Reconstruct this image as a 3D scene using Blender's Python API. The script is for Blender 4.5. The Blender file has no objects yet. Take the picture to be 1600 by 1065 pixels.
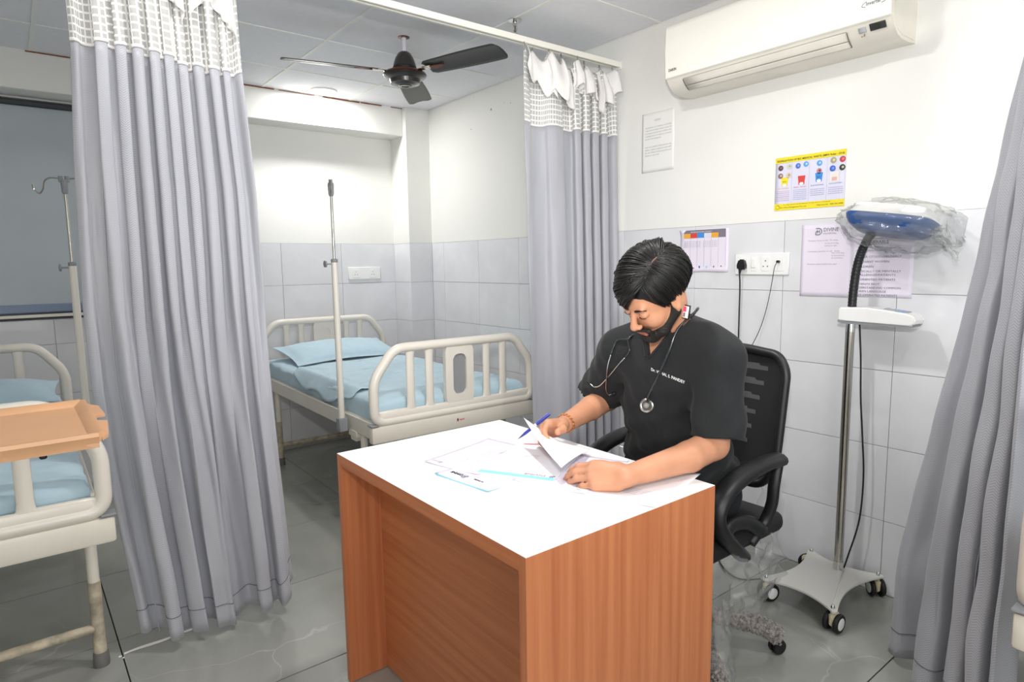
import bpy, bmesh, math, random
import numpy as np
from mathutils import Vector, Matrix, noise
PI = math.pi
random.seed(7)
rng = np.random.default_rng(7)
D, S = bpy.data, bpy.context.scene
C = S.collection

# ------------------------------------------------------------------ camera
cam_d = D.cameras.new('camera'); cam = D.objects.new('camera', cam_d); C.objects.link(cam)
cam_d.sensor_width = 36; cam_d.lens = 36 * 992.467 / 1600; cam_d.clip_start = 0.02; cam_d.clip_end = 50
YAW, PITCH, ROLL = math.radians(38.22107774), math.radians(7.00140015), math.radians(0.83393086)
_f = Vector((math.sin(YAW) * math.cos(PITCH), math.cos(YAW) * math.cos(PITCH), -math.sin(PITCH)))
_r = Vector((math.cos(YAW), -math.sin(YAW), 0)); _d = _f.cross(_r)
_r2 = math.cos(ROLL) * _r + math.sin(ROLL) * _d; _d2 = -math.sin(ROLL) * _r + math.cos(ROLL) * _d
cam.matrix_world = Matrix(((_r2.x, -_d2.x, -_f.x, 0), (_r2.y, -_d2.y, -_f.y, 0), (_r2.z, -_d2.z, -_f.z, 1.337), (0, 0, 0, 1)))
S.camera = cam

# ------------------------------------------------------------------ world, exposure, lights
S.view_settings.view_transform = 'Standard'; S.view_settings.look = 'None'
S.view_settings.gamma = 1.0; S.view_settings.use_curve_mapping = False
S.view_settings.exposure = 0.34
w = D.worlds.new('world'); S.world = w; w.use_nodes = True
w.node_tree.nodes['Background'].inputs[0].default_value = (0.8, 0.85, 1, 1)
w.node_tree.nodes['Background'].inputs[1].default_value = 0.3

def light(name, kind, loc, energy, size=0.1, color=(1, 1, 1), rot=None, size_y=None):
    l = D.lights.new(name, kind); l.energy = energy; l.color = color
    o = D.objects.new(name, l); C.objects.link(o); o.location = loc
    if kind == 'AREA':
        l.size = size
        if size_y: l.shape = 'RECTANGLE'; l.size_y = size_y
        else: l.shape = 'DISK'
    elif kind in ('POINT', 'SPOT'): l.shadow_soft_size = size
    if rot is not None: o.rotation_euler = rot
    return o

flash = light('camera_flash', 'SPOT', (0.0, 0.0, 1.63), 104, 0.04, (1, 0.985, 0.97))
flash.data.spot_size = math.radians(92); flash.data.spot_blend = 1.0
flash.rotation_euler = Vector((math.sin(math.radians(45)), math.cos(math.radians(45)), 0.10)).to_track_quat('-Z', 'Y').to_euler()
# first the downlight in view, the rest added unseen to brighten the room (the discs themselves are modelled further down)
for i, (x, y) in enumerate(((1.775, 4.275), (1.25, 1.45), (-0.1, 1.6), (1.75, 0.1), (0.2, -0.9), (0.45, 2.1))):
    light('downlight_lamp', 'AREA', (x, y, 2.4975), (12, 14, 1.5, 9, 6, 2)[i], 0.14, (1, 0.99, 0.97))
# added soft fill light behind the camera, no window stands there
light('added_front_fill', 'AREA', (0.3, -1.75, 1.45), 38, 2.0, (0.97, 0.985, 1.0), (math.radians(97), 0, math.radians(-8)), 1.7)

# ------------------------------------------------------------------ materials
def hexc(h):
    h = h.lstrip('#'); v = [int(h[i:i + 2], 16) / 255 for i in (0, 2, 4)]
    return tuple((c / 12.92 if c <= 0.04045 else ((c + 0.055) / 1.055) ** 2.4) for c in v) + (1,)
MATS = {}
class NT:
    def __init__(s, m): s.t = m.node_tree; s.b = s.t.nodes['Principled BSDF']; s.out = s.t.nodes['Material Output']
    def n(s, kind, **kw):
        nd = s.t.nodes.new(kind)
        for k, v in kw.items():
            if k.startswith('i_'):
                key = k[2:]; key = int(key) if key.isdigit() else key.replace('_', ' ')
                nd.inputs[key].default_value = v
            else: setattr(nd, k, v)
        return nd
    def l(s, a, b): s.t.links.new(a, b)
    def ramp(s, src, stops):
        r = s.n('ShaderNodeValToRGB'); e = r.color_ramp.elements
        while len(e) < len(stops): e.new(0.5)
        for el, (p, c) in zip(e, stops): el.position = p; el.color = c
        s.l(src, r.inputs[0]); return r.outputs[0]
    def bump(s, src, strength=0.2, dist=0.005):
        b = s.n('ShaderNodeBump'); b.inputs['Strength'].default_value = strength; b.inputs['Distance'].default_value = dist
        s.l(src, b.inputs['Height']); s.l(b.outputs[0], s.b.inputs['Normal']); return b
def mat(name, col, rough=0.5, metal=0.0, spec=0.5, emit=None, estr=0, noise_amt=0, noise_scale=8, bump=0, bump_scale=60, alpha=None, sss=0, coat=0, sheen=0):
    if name in MATS: return MATS[name]
    m = D.materials.new(name); m.use_nodes = True; t = NT(m); b = t.b
    c = hexc(col) if isinstance(col, str) else tuple(col) + (1,)
    b.inputs['Base Color'].default_value = c; b.inputs['Roughness'].default_value = rough
    b.inputs['Metallic'].default_value = metal; b.inputs['Specular IOR Level'].default_value = spec
    if coat: b.inputs['Coat Weight'].default_value = coat; b.inputs['Coat Roughness'].default_value = 0.1
    if sheen: b.inputs['Sheen Weight'].default_value = sheen
    if sss:
        b.inputs['Subsurface Weight'].default_value = sss; b.inputs['Subsurface Radius'].default_value = (0.012, 0.005, 0.003)
        b.inputs['Subsurface Scale'].default_value = 1.0
    if emit: b.inputs['Emission Color'].default_value = hexc(emit); b.inputs['Emission Strength'].default_value = estr
    if alpha is not None: b.inputs['Alpha'].default_value = alpha
    tc = t.n('ShaderNodeTexCoord')
    if noise_amt:
        nz = t.n('ShaderNodeTexNoise'); nz.inputs['Scale'].default_value = noise_scale; nz.inputs['Detail'].default_value = 5
        t.l(tc.outputs['Object'], nz.inputs['Vector'])
        lo = tuple(max(0, x * (1 - noise_amt)) for x in c[:3]) + (1,); hi = tuple(min(1, x * (1 + noise_amt)) for x in c[:3]) + (1,)
        t.l(t.ramp(nz.outputs['Fac'], [(0.3, lo), (0.7, hi)]), b.inputs['Base Color'])
    if bump:
        nz2 = t.n('ShaderNodeTexNoise'); nz2.inputs['Scale'].default_value = bump_scale; nz2.inputs['Detail'].default_value = 3
        t.l(tc.outputs['Object'], nz2.inputs['Vector']); t.bump(nz2.outputs['Fac'], bump, 0.003)
    MATS[name] = m; return m

M_wall = mat('wall_paint', '#eeede8', 0.75, noise_amt=0.015, noise_scale=2.0, bump=0.05, bump_scale=40)
M_ceil = mat('ceiling_panel_grey', '#ededf1', 0.85, noise_amt=0.02, noise_scale=30, bump=0.05, bump_scale=200)
M_grid = mat('ceiling_grid_white', '#efefeb', 0.6)
M_grout = mat('grout', '#cbccce', 0.8)
M_fgrout = mat('floor_grout', '#1f211f', 0.8)
M_cream = mat('bed_cream_enamel', '#dcd7ca', 0.38, noise_amt=0.03, noise_scale=6, coat=0.2)
M_creamp = mat('bed_cream_plastic', '#e3ddd2', 0.35, noise_amt=0.02, noise_scale=5, coat=0.15)
M_rust = mat('worn_enamel_tube', '#b9ae98', 0.5, noise_amt=0.35, noise_scale=25)
M_panelgrey = mat('grey_oval_insert', '#8f9192', 0.55)
M_sheet = mat('light_blue_bedsheet', '#b4cdd9', 0.85, noise_amt=0.03, noise_scale=12, bump=0.12, bump_scale=14, sheen=0.2)
M_white = mat('white_plastic', '#f1f0ee', 0.4)
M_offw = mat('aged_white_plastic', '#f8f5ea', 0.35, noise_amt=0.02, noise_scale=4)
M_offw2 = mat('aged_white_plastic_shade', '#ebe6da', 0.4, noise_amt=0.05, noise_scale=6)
M_black = mat('black_plastic', '#17181a', 0.42)
M_blackr = mat('black_rubber', '#141414', 0.6)
M_steel = mat('stainless_steel', '#b8b4ac', 0.18, metal=1.0)
M_chrome = mat('chrome', '#d5d5d5', 0.1, metal=1.0)
M_greyp = mat('grey_plastic', '#8c8f92', 0.45)
M_darkgrey = mat('dark_grey', '#45484c', 0.5)
M_fan = mat('dark_brown_enamel', '#2b2624', 0.28, coat=0.4)
M_fanbl = mat('grey_brown_blade', '#383836', 0.5, coat=0.1)
M_copper = mat('copper_trim', '#6b3c26', 0.25, metal=0.7)
M_rod = mat('white_rod', '#d6d5de', 0.4)
M_lamp = mat('lit_diffuser', '#ffffff', 0.5, emit='#ffffff', estr=8)
M_paper = mat('white_paper', '#f3f1f4', 0.8)
M_lilac = mat('lilac_tinted_paper', '#e8e0ee', 0.75)
M_faint = mat('faded_paper', '#f2f1ec', 0.7)
M_ink = mat('black_ink', '#2c2c33', 0.8)
M_inkl = mat('pale_grey_ink', '#a9a8b3', 0.8)
M_inkg = mat('grey_ink', '#77767f', 0.8)
M_navy = mat('navy_ink', '#3c4c96', 0.8)
M_red = mat('red_print', '#d8463f', 0.7)
M_yel = mat('yellow_print', '#f0dc2a', 0.7)
M_blu = mat('blue_print', '#3d8fdc', 0.7)
M_org = mat('orange_print', '#eaa93a', 0.7)
M_cyan = mat('cyan_print', '#8fd4ea', 0.7)
M_pgrey = mat('pale_lavender_paper', '#dcdaec', 0.7)
M_rustl = mat('rust_stain', '#8a4f33', 0.9, noise_amt=0.4, noise_scale=30)
M_tray = mat('peach_laminate', '#dba97e', 0.4, noise_amt=0.04, noise_scale=9)
M_scale = mat('white_powder_coat', '#dad9d3', 0.35, coat=0.2)
M_sblue = mat('blue_plastic', '#31568f', 0.4)
M_winf = mat('window_frame_grey', '#5c6870', 0.4)
M_blind = mat('blue_grey_blind', '#b6bec3', 0.6, noise_amt=0.03, noise_scale=3)
M_brail = mat('blind_rail_slate', '#7787a0', 0.35)
M_skirt = mat('cove_strip', '#b4b1ab', 0.6)
M_skin = None
M_scrub = mat('black_scrub_cloth', '#17191b', 0.9, noise_amt=0.08, noise_scale=20, bump=0.15, bump_scale=260, sheen=0.05)
M_trou = mat('black_trouser_cloth', '#191b1e', 0.85, bump=0.15, bump_scale=200)
M_mesh = mat('black_chair_mesh', '#121214', 0.7, bump=0.4, bump_scale=700)
M_hair = mat('black_hair', '#100e0d', 0.40, spec=0.4)
M_beard = mat('black_beard', '#17120f', 0.7)
M_fuzz = mat('grey_fuzzy_fabric', '#8b8580', 0.95, noise_amt=0.55, noise_scale=90, sheen=0.4)
M_gold = mat('copper_bracelet', '#d08a52', 0.3, metal=0.8)
M_pen = mat('blue_pen_plastic', '#3a45a8', 0.3)
M_pink = mat('pink_print', '#e0447a', 0.6)
M_cream_c = mat('cream_plastic', '#ddd0ae', 0.45)

def tile_mat(name, c0, c1, rough, scale, vein=None, rnd=0.03):
    m = D.materials.new(name); m.use_nodes = True; t = NT(m)
    tc = t.n('ShaderNodeTexCoord'); oi = t.n('ShaderNodeObjectInfo')
    off = t.n('ShaderNodeVectorMath', operation='MULTIPLY_ADD')
    cmb = t.n('ShaderNodeCombineXYZ')
    for k in range(3): t.l(oi.outputs['Random'], cmb.inputs[k])
    t.l(cmb.outputs[0], off.inputs[0]); off.inputs[1].default_value = (17, 23, 31); t.l(tc.outputs['Object'], off.inputs[2])
    nz = t.n('ShaderNodeTexNoise'); nz.inputs['Scale'].default_value = scale; nz.inputs['Detail'].default_value = 6; nz.inputs['Distortion'].default_value = 0.6
    t.l(off.outputs[0], nz.inputs['Vector'])
    col = t.ramp(nz.outputs['Fac'], [(0.3, hexc(c0)), (0.7, hexc(c1))])
    if vein:
        dn = t.n('ShaderNodeTexNoise'); dn.inputs['Scale'].default_value = 2.5; dn.inputs['Detail'].default_value = 4; t.l(off.outputs[0], dn.inputs['Vector'])
        dv = t.n('ShaderNodeVectorMath', operation='MULTIPLY_ADD'); t.l(dn.outputs['Color'], dv.inputs[0]); dv.inputs[1].default_value = (.35, .35, .35); t.l(off.outputs[0], dv.inputs[2])
        nv = t.n('ShaderNodeTexVoronoi', feature='DISTANCE_TO_EDGE'); nv.inputs['Scale'].default_value = 1.5; t.l(dv.outputs[0], nv.inputs['Vector'])
        vr = t.ramp(nv.outputs['Distance'], [(0.0, (.9, .9, .9, 1)), (0.003, (.4, .4, .4, 1)), (0.008, (0, 0, 0, 1))])
        mk = t.n('ShaderNodeTexNoise'); mk.inputs['Scale'].default_value = 1.7; t.l(off.outputs[0], mk.inputs['Vector']); mr_ = t.ramp(mk.outputs['Fac'], [(0.45, (0, 0, 0, 1)), (0.62, (.38, .38, .38, 1))])
        mx = t.n('ShaderNodeMix', data_type='RGBA'); mul = t.n('ShaderNodeMath', operation='MULTIPLY'); t.l(mr_, mul.inputs[1])
        t.l(vr, mul.inputs[0]); t.l(mul.outputs[0], mx.inputs[0]); t.l(col, mx.inputs[6]); mx.inputs[7].default_value = hexc(vein); col = mx.outputs[2]
    hs = t.n('ShaderNodeHueSaturation'); mr = t.n('ShaderNodeMapRange'); mr.inputs['To Min'].default_value = 1 - rnd; mr.inputs['To Max'].default_value = 1 + rnd
    t.l(oi.outputs['Random'], mr.inputs['Value']); t.l(mr.outputs[0], hs.inputs['Value']); t.l(col, hs.inputs['Color'])
    t.l(hs.outputs[0], t.b.inputs['Base Color']); t.b.inputs['Roughness'].default_value = rough
    return m
M_wtile = tile_mat('glazed_wall_tile', '#dadadd', '#e3e3e6', 0.12, 5, rnd=0.012)
M_ftile = tile_mat('polished_grey_floor_tile', '#8f918b', '#a3a49d', 0.15, 2.2, vein='#d4d4cd')

def wood_mat(name, axis, cols=('#b1673f', '#c98053', '#be744a')):
    m = D.materials.new(name); m.use_nodes = True; t = NT(m)
    tc = t.n('ShaderNodeTexCoord'); mp = t.n('ShaderNodeMapping')
    sc = [30, 30, 30]; sc[axis] = 0.8
    mp.inputs['Scale'].default_value = sc; t.l(tc.outputs['Object'], mp.inputs['Vector'])
    nz = t.n('ShaderNodeTexNoise'); nz.inputs['Scale'].default_value = 1.6; nz.inputs['Detail'].default_value = 6; nz.inputs['Distortion'].default_value = 0.4
    t.l(mp.outputs[0], nz.inputs['Vector'])
    t.l(t.ramp(nz.outputs['Fac'], [(0.3, hexc(cols[0])), (0.5, hexc(cols[2])), (0.72, hexc(cols[1]))]), t.b.inputs['Base Color'])
    t.b.inputs['Roughness'].default_value = 0.42
    return m
M_woodv = wood_mat('orange_wood_vertical_grain', 2); M_woodh = wood_mat('orange_wood_horizontal_grain', 1)

def curtain_mat():
    m = D.materials.new('grey_herringbone_satin'); m.use_nodes = True; t = NT(m)
    uv = t.n('ShaderNodeUVMap'); sep = t.n('ShaderNodeSeparateXYZ'); t.l(uv.outputs[0], sep.inputs[0])
    def math_(op, a, b=None):
        n = t.n('ShaderNodeMath', operation=op)
        for i, v in enumerate((a, b)):
            if v is None: continue
            if isinstance(v, (int, float)): n.inputs[i].default_value = v
            else: t.l(v, n.inputs[i])
        return n.outputs[0]
    tri = math_('PINGPONG', sep.outputs[0], 0.010)
    ph = math_('ADD', math_('MULTIPLY', sep.outputs[1], 1.0), math_('MULTIPLY', tri, 1.0))
    st = math_('SINE', math_('MULTIPLY', ph, 2 * PI / 0.0075))
    # a wide band structure: herringbone shows in bands
    band = math_('SINE', math_('MULTIPLY', sep.outputs[0], 2 * PI / 0.09))
    amt = math_('MULTIPLY', math_('ADD', math_('MULTIPLY', band, 0.35), 0.65), st)
    fac = math_('ADD', math_('MULTIPLY', amt, 0.5), 0.5)
    t.l(t.ramp(fac, [(0.0, hexc('#9c9da4')), (1.0, hexc('#babbc2'))]), t.b.inputs['Base Color'])
    t.l(t.ramp(fac, [(0.0, (0.55, 0.55, 0.55, 1)), (1.0, (0.36, 0.36, 0.36, 1))]), t.b.inputs['Roughness'])
    t.b.inputs['Sheen Weight'].default_value = 0.3
    t.b.inputs['Anisotropic'].default_value = 0.4
    t.bump(fac, 0.25, 0.001)
    return m
M_curt = curtain_mat()
def net_mat():
    m = D.materials.new('white_net_header'); m.use_nodes = True; t = NT(m)
    uv = t.n('ShaderNodeUVMap'); sep = t.n('ShaderNodeSeparateXYZ'); t.l(uv.outputs[0], sep.inputs[0])
    outs = []
    for k, p in ((0, 0.026), (1, 0.024)):
        a = t.n('ShaderNodeMath', operation='PINGPONG'); a.inputs[1].default_value = p / 2; t.l(sep.outputs[k], a.inputs[0])
        g = t.n('ShaderNodeMath', operation='LESS_THAN'); g.inputs[1].default_value = 0.0032; t.l(a.outputs[0], g.inputs[0]); outs.append(g.outputs[0])
    mx = t.n('ShaderNodeMath', operation='MAXIMUM'); t.l(outs[0], mx.inputs[0]); t.l(outs[1], mx.inputs[1])
    al = t.n('ShaderNodeMapRange'); al.inputs['To Min'].default_value = 0.88; al.inputs['To Max'].default_value = 1.0; t.l(mx.outputs[0], al.inputs['Value'])
    t.l(al.outputs[0], t.b.inputs['Alpha'])
    t.l(t.ramp(mx.outputs[0], [(0, hexc('#bdbcb9')), (1, hexc('#f0efec'))]), t.b.inputs['Base Color'])
    t.b.inputs['Roughness'].default_value = 0.8
    return m
M_net = net_mat(); M_flap = mat('white_header_cloth', '#f2efec', 0.85)

def film_mat():
    m = D.materials.new('clear_plastic_film'); m.use_nodes = True; t = NT(m)
    tr = t.n('ShaderNodeBsdfTransparent'); tr.inputs[0].default_value = (0.95, 0.955, 0.95, 1)
    gl = t.n('ShaderNodeBsdfGlossy'); gl.inputs['Roughness'].default_value = 0.18
    df = t.n('ShaderNodeBsdfDiffuse'); df.inputs[0].default_value = (0.8, 0.8, 0.8, 1)
    tc = t.n('ShaderNodeTexCoord'); nz = t.n('ShaderNodeTexNoise'); nz.inputs['Scale'].default_value = 14; nz.inputs['Detail'].default_value = 4; nz.inputs['Distortion'].default_value = 1.5
    t.l(tc.outputs['Object'], nz.inputs['Vector'])
    bp = t.n('ShaderNodeBump'); bp.inputs['Strength'].default_value = 0.35; bp.inputs['Distance'].default_value = 0.01; t.l(nz.outputs['Fac'], bp.inputs['Height'])
    t.l(bp.outputs[0], gl.inputs['Normal'])
    m1 = t.n('ShaderNodeMixShader'); m1.inputs[0].default_value = 0.11; t.l(tr.outputs[0], m1.inputs[1]); t.l(df.outputs[0], m1.inputs[2])
    m2 = t.n('ShaderNodeMixShader'); fr = t.n('ShaderNodeFresnel'); fr.inputs[0].default_value = 1.4; t.l(bp.outputs[0], fr.inputs['Normal'])
    fm = t.n('ShaderNodeMath', operation='MINIMUM'); fm.inputs[1].default_value = 0.30; t.l(fr.outputs[0], fm.inputs[0]); t.l(fm.outputs[0], m2.inputs[0]); t.l(m1.outputs[0], m2.inputs[1]); t.l(gl.outputs[0], m2.inputs[2])
    t.l(m2.outputs[0], t.out.inputs['Surface'])
    return m
M_film = film_mat()

def skin_mat():
    m = mat('tan_skin', '#c78e6e', 0.5, noise_amt=0.07, noise_scale=18, bump=0.08, bump_scale=120, sss=0.12)
    return m
M_skin = skin_mat(); M_lip = mat('lip_skin', '#a3604f', 0.45); M_nail = mat('nail', '#d9a48c', 0.3)

# ------------------------------------------------------------------ mesh helpers
def bm_new(): return bmesh.new()
def V(*a): return Vector(a)
def box(bm, c, s, bev=0, rot=None, seg=1):
    g = bmesh.ops.create_cube(bm, size=1); vs = g['verts']
    bmesh.ops.scale(bm, vec=s, verts=vs)
    if bev:
        es = list({e for v in vs for e in v.link_edges})
        r = bmesh.ops.bevel(bm, geom=es, offset=bev, segments=seg, profile=0.5, affect='EDGES')
        vs = list({v for f in r['faces'] for v in f.verts} | {v for v in vs if v.is_valid})
    if rot is not None: bmesh.ops.transform(bm, matrix=rot if isinstance(rot, Matrix) else Matrix.Rotation(rot, 4, 'Z'), verts=vs)
    bmesh.ops.translate(bm, vec=c, verts=vs)
    return vs
def frames(pts):
    n = len(pts); T = []
    for i in range(n):
        a = pts[max(i - 1, 0)]; b = pts[min(i + 1, n - 1)]
        T.append((b - a).normalized())
    u = Vector((0, 0, 1)) if abs(T[0].z) < 0.9 else Vector((1, 0, 0))
    N = []
    for t in T:
        u = (u - t * u.dot(t)); 
        if u.length < 1e-6: u = t.orthogonal()
        u.normalize(); N.append(u.copy())
    return T, N
def tube(bm, pts, r, seg=12, closed=False, cap=True, flat=None):
    pts = [Vector(p) for p in pts]; n = len(pts)
    rs = r if isinstance(r, (list, tuple)) else [r] * n
    if closed:
        T = [(pts[(i + 1) % n] - pts[i - 1]).normalized() for i in range(n)]
        u = T[0].orthogonal(); N = []
        for t in T: u = (u - t * u.dot(t)).normalized(); N.append(u.copy())
    else: T, N = frames(pts)
    rings = []
    for i in range(n):
        b = T[i].cross(N[i]); ring = []
        for k in range(seg):
            a = 2 * PI * k / seg
            ring.append(bm.verts.new(pts[i] + rs[i] * (math.cos(a) * N[i] + math.sin(a) * b * (flat or 1))))
        rings.append(ring)
    m = n if closed else n - 1
    for i in range(m):
        A, B = rings[i], rings[(i + 1) % n]
        for k in range(seg): bm.faces.new((A[k], A[(k + 1) % seg], B[(k + 1) % seg], B[k]))
    if cap and not closed:
        bm.faces.new(list(reversed(rings[0]))); bm.faces.new(rings[-1])
    return rings
def smooth_path(pts, n=8):
    pts = [Vector(p) for p in pts]; P = [2 * pts[0] - pts[1]] + pts + [2 * pts[-1] - pts[-2]]; out = []
    for i in range(1, len(P) - 2):
        for k in range(n):
            t = k / n; p0, p1, p2, p3 = P[i - 1], P[i], P[i + 1], P[i + 2]
            out.append(0.5 * ((2 * p1) + (p2 - p0) * t + (2 * p0 - 5 * p1 + 4 * p2 - p3) * t * t + (3 * p1 - p0 - 3 * p2 + p3) * t ** 3))
    out.append(pts[-1]); return out
def fillet(pts, r, n=6, closed=False):
    """round the corners of a polyline"""
    pts = [Vector(p) for p in pts]; m = len(pts); out = []
    for i in range(m):
        if not closed and i in (0, m - 1): out.append(pts[i]); continue
        a, b, c = pts[i - 1], pts[i], pts[(i + 1) % m]
        rr = min(r, (a - b).length * 0.45, (c - b).length * 0.45)
        p = b + (a - b).normalized() * rr; q = b + (c - b).normalized() * rr
        for k in range(n + 1):
            t = k / n; out.append((1 - t) ** 2 * p + 2 * t * (1 - t) * b + t * t * q)
    return out
def lathe(bm, prof, c=(0, 0, 0), seg=32, axis='Z', arc=None):
    rings = []; c = Vector(c)
    for (r, z) in prof:
        ring = []
        for k in range(seg):
            a = 2 * PI * k / seg; x, y = r * math.cos(a), r * math.sin(a)
            p = {'Z': (x, y, z), 'X': (z, x, y), 'Y': (x, z, y)}[axis]
            ring.append(bm.verts.new(c + Vector(p)))
        rings.append(ring)
    for A, B in zip(rings, rings[1:]):
        for k in range(seg): bm.faces.new((A[k], A[(k + 1) % seg], B[(k + 1) % seg], B[k]))
    bm.faces.new(list(reversed(rings[0]))); bm.faces.new(rings[-1])
    bmesh.ops.recalc_face_normals(bm, faces=bm.faces)
def prism(bm, poly, axis, a, b):
    """extrude 2-D polygon; axis 0: poly=(y,z), 1: (x,z), 2: (x,y)"""
    def P(u, v, t): return {0: (t, u, v), 1: (u, t, v), 2: (u, v, t)}[axis]
    A = [bm.verts.new(P(u, v, a)) for u, v in poly]; B = [bm.verts.new(P(u, v, b)) for u, v in poly]
    n = len(poly)
    fs = [bm.faces.new(A), bm.faces.new(list(reversed(B)))]
    for i in range(n): fs.append(bm.faces.new((A[i], B[i], B[(i + 1) % n], A[(i + 1) % n])))
    bmesh.ops.recalc_face_normals(bm, faces=fs)
    return A + B
def grid(bm, fn, nu, nv, uvfn=None, mat_fn=None, wrap=False):
    vs = [[bm.verts.new(fn(i / (nu), j / (nv))) for j in range(nv + 1)] for i in range(nu + (0 if wrap else 1))]
    uvl = bm.loops.layers.uv.verify() if uvfn else None
    for i in range(nu):
        for j in range(nv):
            i2 = (i + 1) % len(vs)
            f = bm.faces.new((vs[i][j], vs[i2][j], vs[i2][j + 1], vs[i][j + 1])); f.smooth = True
            if uvl:
                for lp, (a, b) in zip(f.loops, ((i, j), (i + 1, j), (i + 1, j + 1), (i, j + 1))): lp[uvl].uv = uvfn(a / nu, b / nv)
    return vs
def obj(name, bm, m, parent=None, smooth=None, local=False, label=None, ang=40):
    me = D.meshes.new(name)
    if isinstance(bm, bmesh.types.BMesh):
        bm.to_mesh(me); bm.free()
    else: me = bm; me.name = name
    if smooth is not False:
        for p in me.polygons: p.use_smooth = True
        if smooth is None: me.set_sharp_from_angle(angle=math.radians(ang))
    for mm in (m if isinstance(m, (list, tuple)) else [m]): me.materials.append(mm)
    o = D.objects.new(name, me); C.objects.link(o)
    if parent is not None:
        o.parent = parent
        if not local:
            me.transform(world_of(parent).inverted())
    if label: o['label'] = label
    return o
def world_of(o):
    m = Matrix.LocRotScale(o.location, o.rotation_euler, o.scale)
    return world_of(o.parent) @ m if o.parent else m
def thing(name, label, cat, loc=(0, 0, 0), rotz=0, group=None):
    o = D.objects.new(name, None); C.objects.link(o); o.location = loc; o.rotation_euler = (0, 0, rotz); o.empty_display_size = 0.05
    o['label'] = label; o['category'] = cat
    if group: o['group'] = group
    return o
def tag(o, label, cat, group=None):
    o['label'] = label; o['category'] = cat
    if group: o['group'] = group
    return o
def recenter(o):
    """move a single-mesh thing's origin to the base of its mesh"""
    me = o.data; vs = [v.co for v in me.vertices]
    c = Vector(((min(v.x for v in vs) + max(v.x for v in vs)) / 2, (min(v.y for v in vs) + max(v.y for v in vs)) / 2, min(v.z for v in vs)))
    me.transform(Matrix.Translation(-c)); o.location = c; return o
def struct(name, bm, m, parent=None, **k):
    o = obj(name, bm, m, parent, **k)
    if parent is None: o['kind'] = 'structure'
    return o
def solid(me_obj, t, off=0):
    md = me_obj.modifiers.new('thick', 'SOLIDIFY'); md.thickness = t; md.offset = off
_txt = {}
def text(parent, s, origin, right, up, size, m, name='lettering', align='LEFT', bold=0.0, fit=None, warp=None, lift=0.0006, label=None):
    cu = D.curves.new('t', 'FONT'); cu.body = s; cu.size = size; cu.align_x = align; cu.resolution_u = 2; cu.offset = bold; cu.extrude = 0.0
    o = D.objects.new('t', cu); C.objects.link(o)
    me = D.meshes.new_from_object(o.evaluated_get(bpy.context.evaluated_depsgraph_get())); D.objects.remove(o)
    r = Vector(right).normalized(); u = Vector(up); u = (u - r * u.dot(r)).normalized(); n = r.cross(u)
    if fit:
        xs = [v.co.x for v in me.vertices]; w_ = max(xs) - min(xs)
        if w_ > 0: me.transform(Matrix.Diagonal((fit / w_, 1, 1, 1)))
    if warp:
        for v in me.vertices: v.co = warp(v.co.x, v.co.y)
    else:
        me.transform(Matrix.Translation(Vector(origin) + n * lift) @ Matrix((r, u, n)).transposed().to_4x4())
    o = obj(name, me, m, parent, smooth=False, label=label)
    return o
def flat(parent, name, pts, m, label=None):
    bm = bm_new(); bm.faces.new([bm.verts.new(p) for p in pts]); return obj(name, bm, m, parent, smooth=False, label=label)

# ------------------------------------------------------------------ SDF toolkit (organic shapes)
class Field:
    def __init__(s, xs, ys, zs):
        s.ax = [np.asarray(a, np.float32) for a in (xs, ys, zs)]
        s.F = np.full([len(a) for a in s.ax], 9.0, np.float32)
    def sub(s, lo, hi, pad):
        sl = []
        for a, l, h in zip(s.ax, lo, hi):
            i0 = max(0, np.searchsorted(a, l - pad) - 1); i1 = min(len(a), np.searchsorted(a, h + pad) + 1)
            sl.append(slice(i0, i1))
        if any(q.stop - q.start < 1 for q in sl): return None, None
        P = np.stack(np.meshgrid(*[a[q] for a, q in zip(s.ax, sl)], indexing='ij'), -1)
        return tuple(sl), P
    def add(s, prim, k=0.01, sign=1):
        lo, hi = prim.bb; sl, P = s.sub(lo, hi, k * 1.5 + 0.02)
        if sl is None: return
        d = prim(P); f = s.F[sl]
        if sign > 0:
            h = np.maximum(k - np.abs(f - d), 0) / k; s.F[sl] = np.minimum(f, d) - h * h * k * 0.25
        else:
            d = -d; h = np.maximum(k - np.abs(f - d), 0) / k; s.F[sl] = np.maximum(f, d) + h * h * k * 0.25
def v3(a): return np.array(a, np.float32)
class Cone:
    def __init__(s, a, b, ra, rb): s.a, s.b, s.ra, s.rb = v3(a), v3(b), ra, rb; r = max(ra, rb); s.bb = (np.minimum(s.a, s.b) - r, np.maximum(s.a, s.b) + r)
    def __call__(s, P):
        ab = s.b - s.a; t = np.clip(((P - s.a) @ ab) / (ab @ ab), 0, 1)
        q = P - s.a - t[..., None] * ab
        return np.sqrt((q * q).sum(-1)) - (s.ra + t * (s.rb - s.ra))
class Ell:
    def __init__(s, c, r, R=None):
        s.c, s.r = v3(c), v3(r); s.R = np.eye(3, dtype=np.float32) if R is None else np.asarray(R, np.float32); m = max(r); s.bb = (s.c - m, s.c + m)
    def __call__(s, P):
        q = (P - s.c) @ s.R.T
        k0 = np.sqrt(((q / s.r) ** 2).sum(-1)); k1 = np.sqrt(((q / (s.r ** 2)) ** 2).sum(-1)) + 1e-9
        return k0 * (k0 - 1) / k1
class Fn:
    def __init__(s, f, lo, hi): s.f = f; s.bb = (v3(lo), v3(hi))
    def __call__(s, P): return s.f(P)
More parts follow.
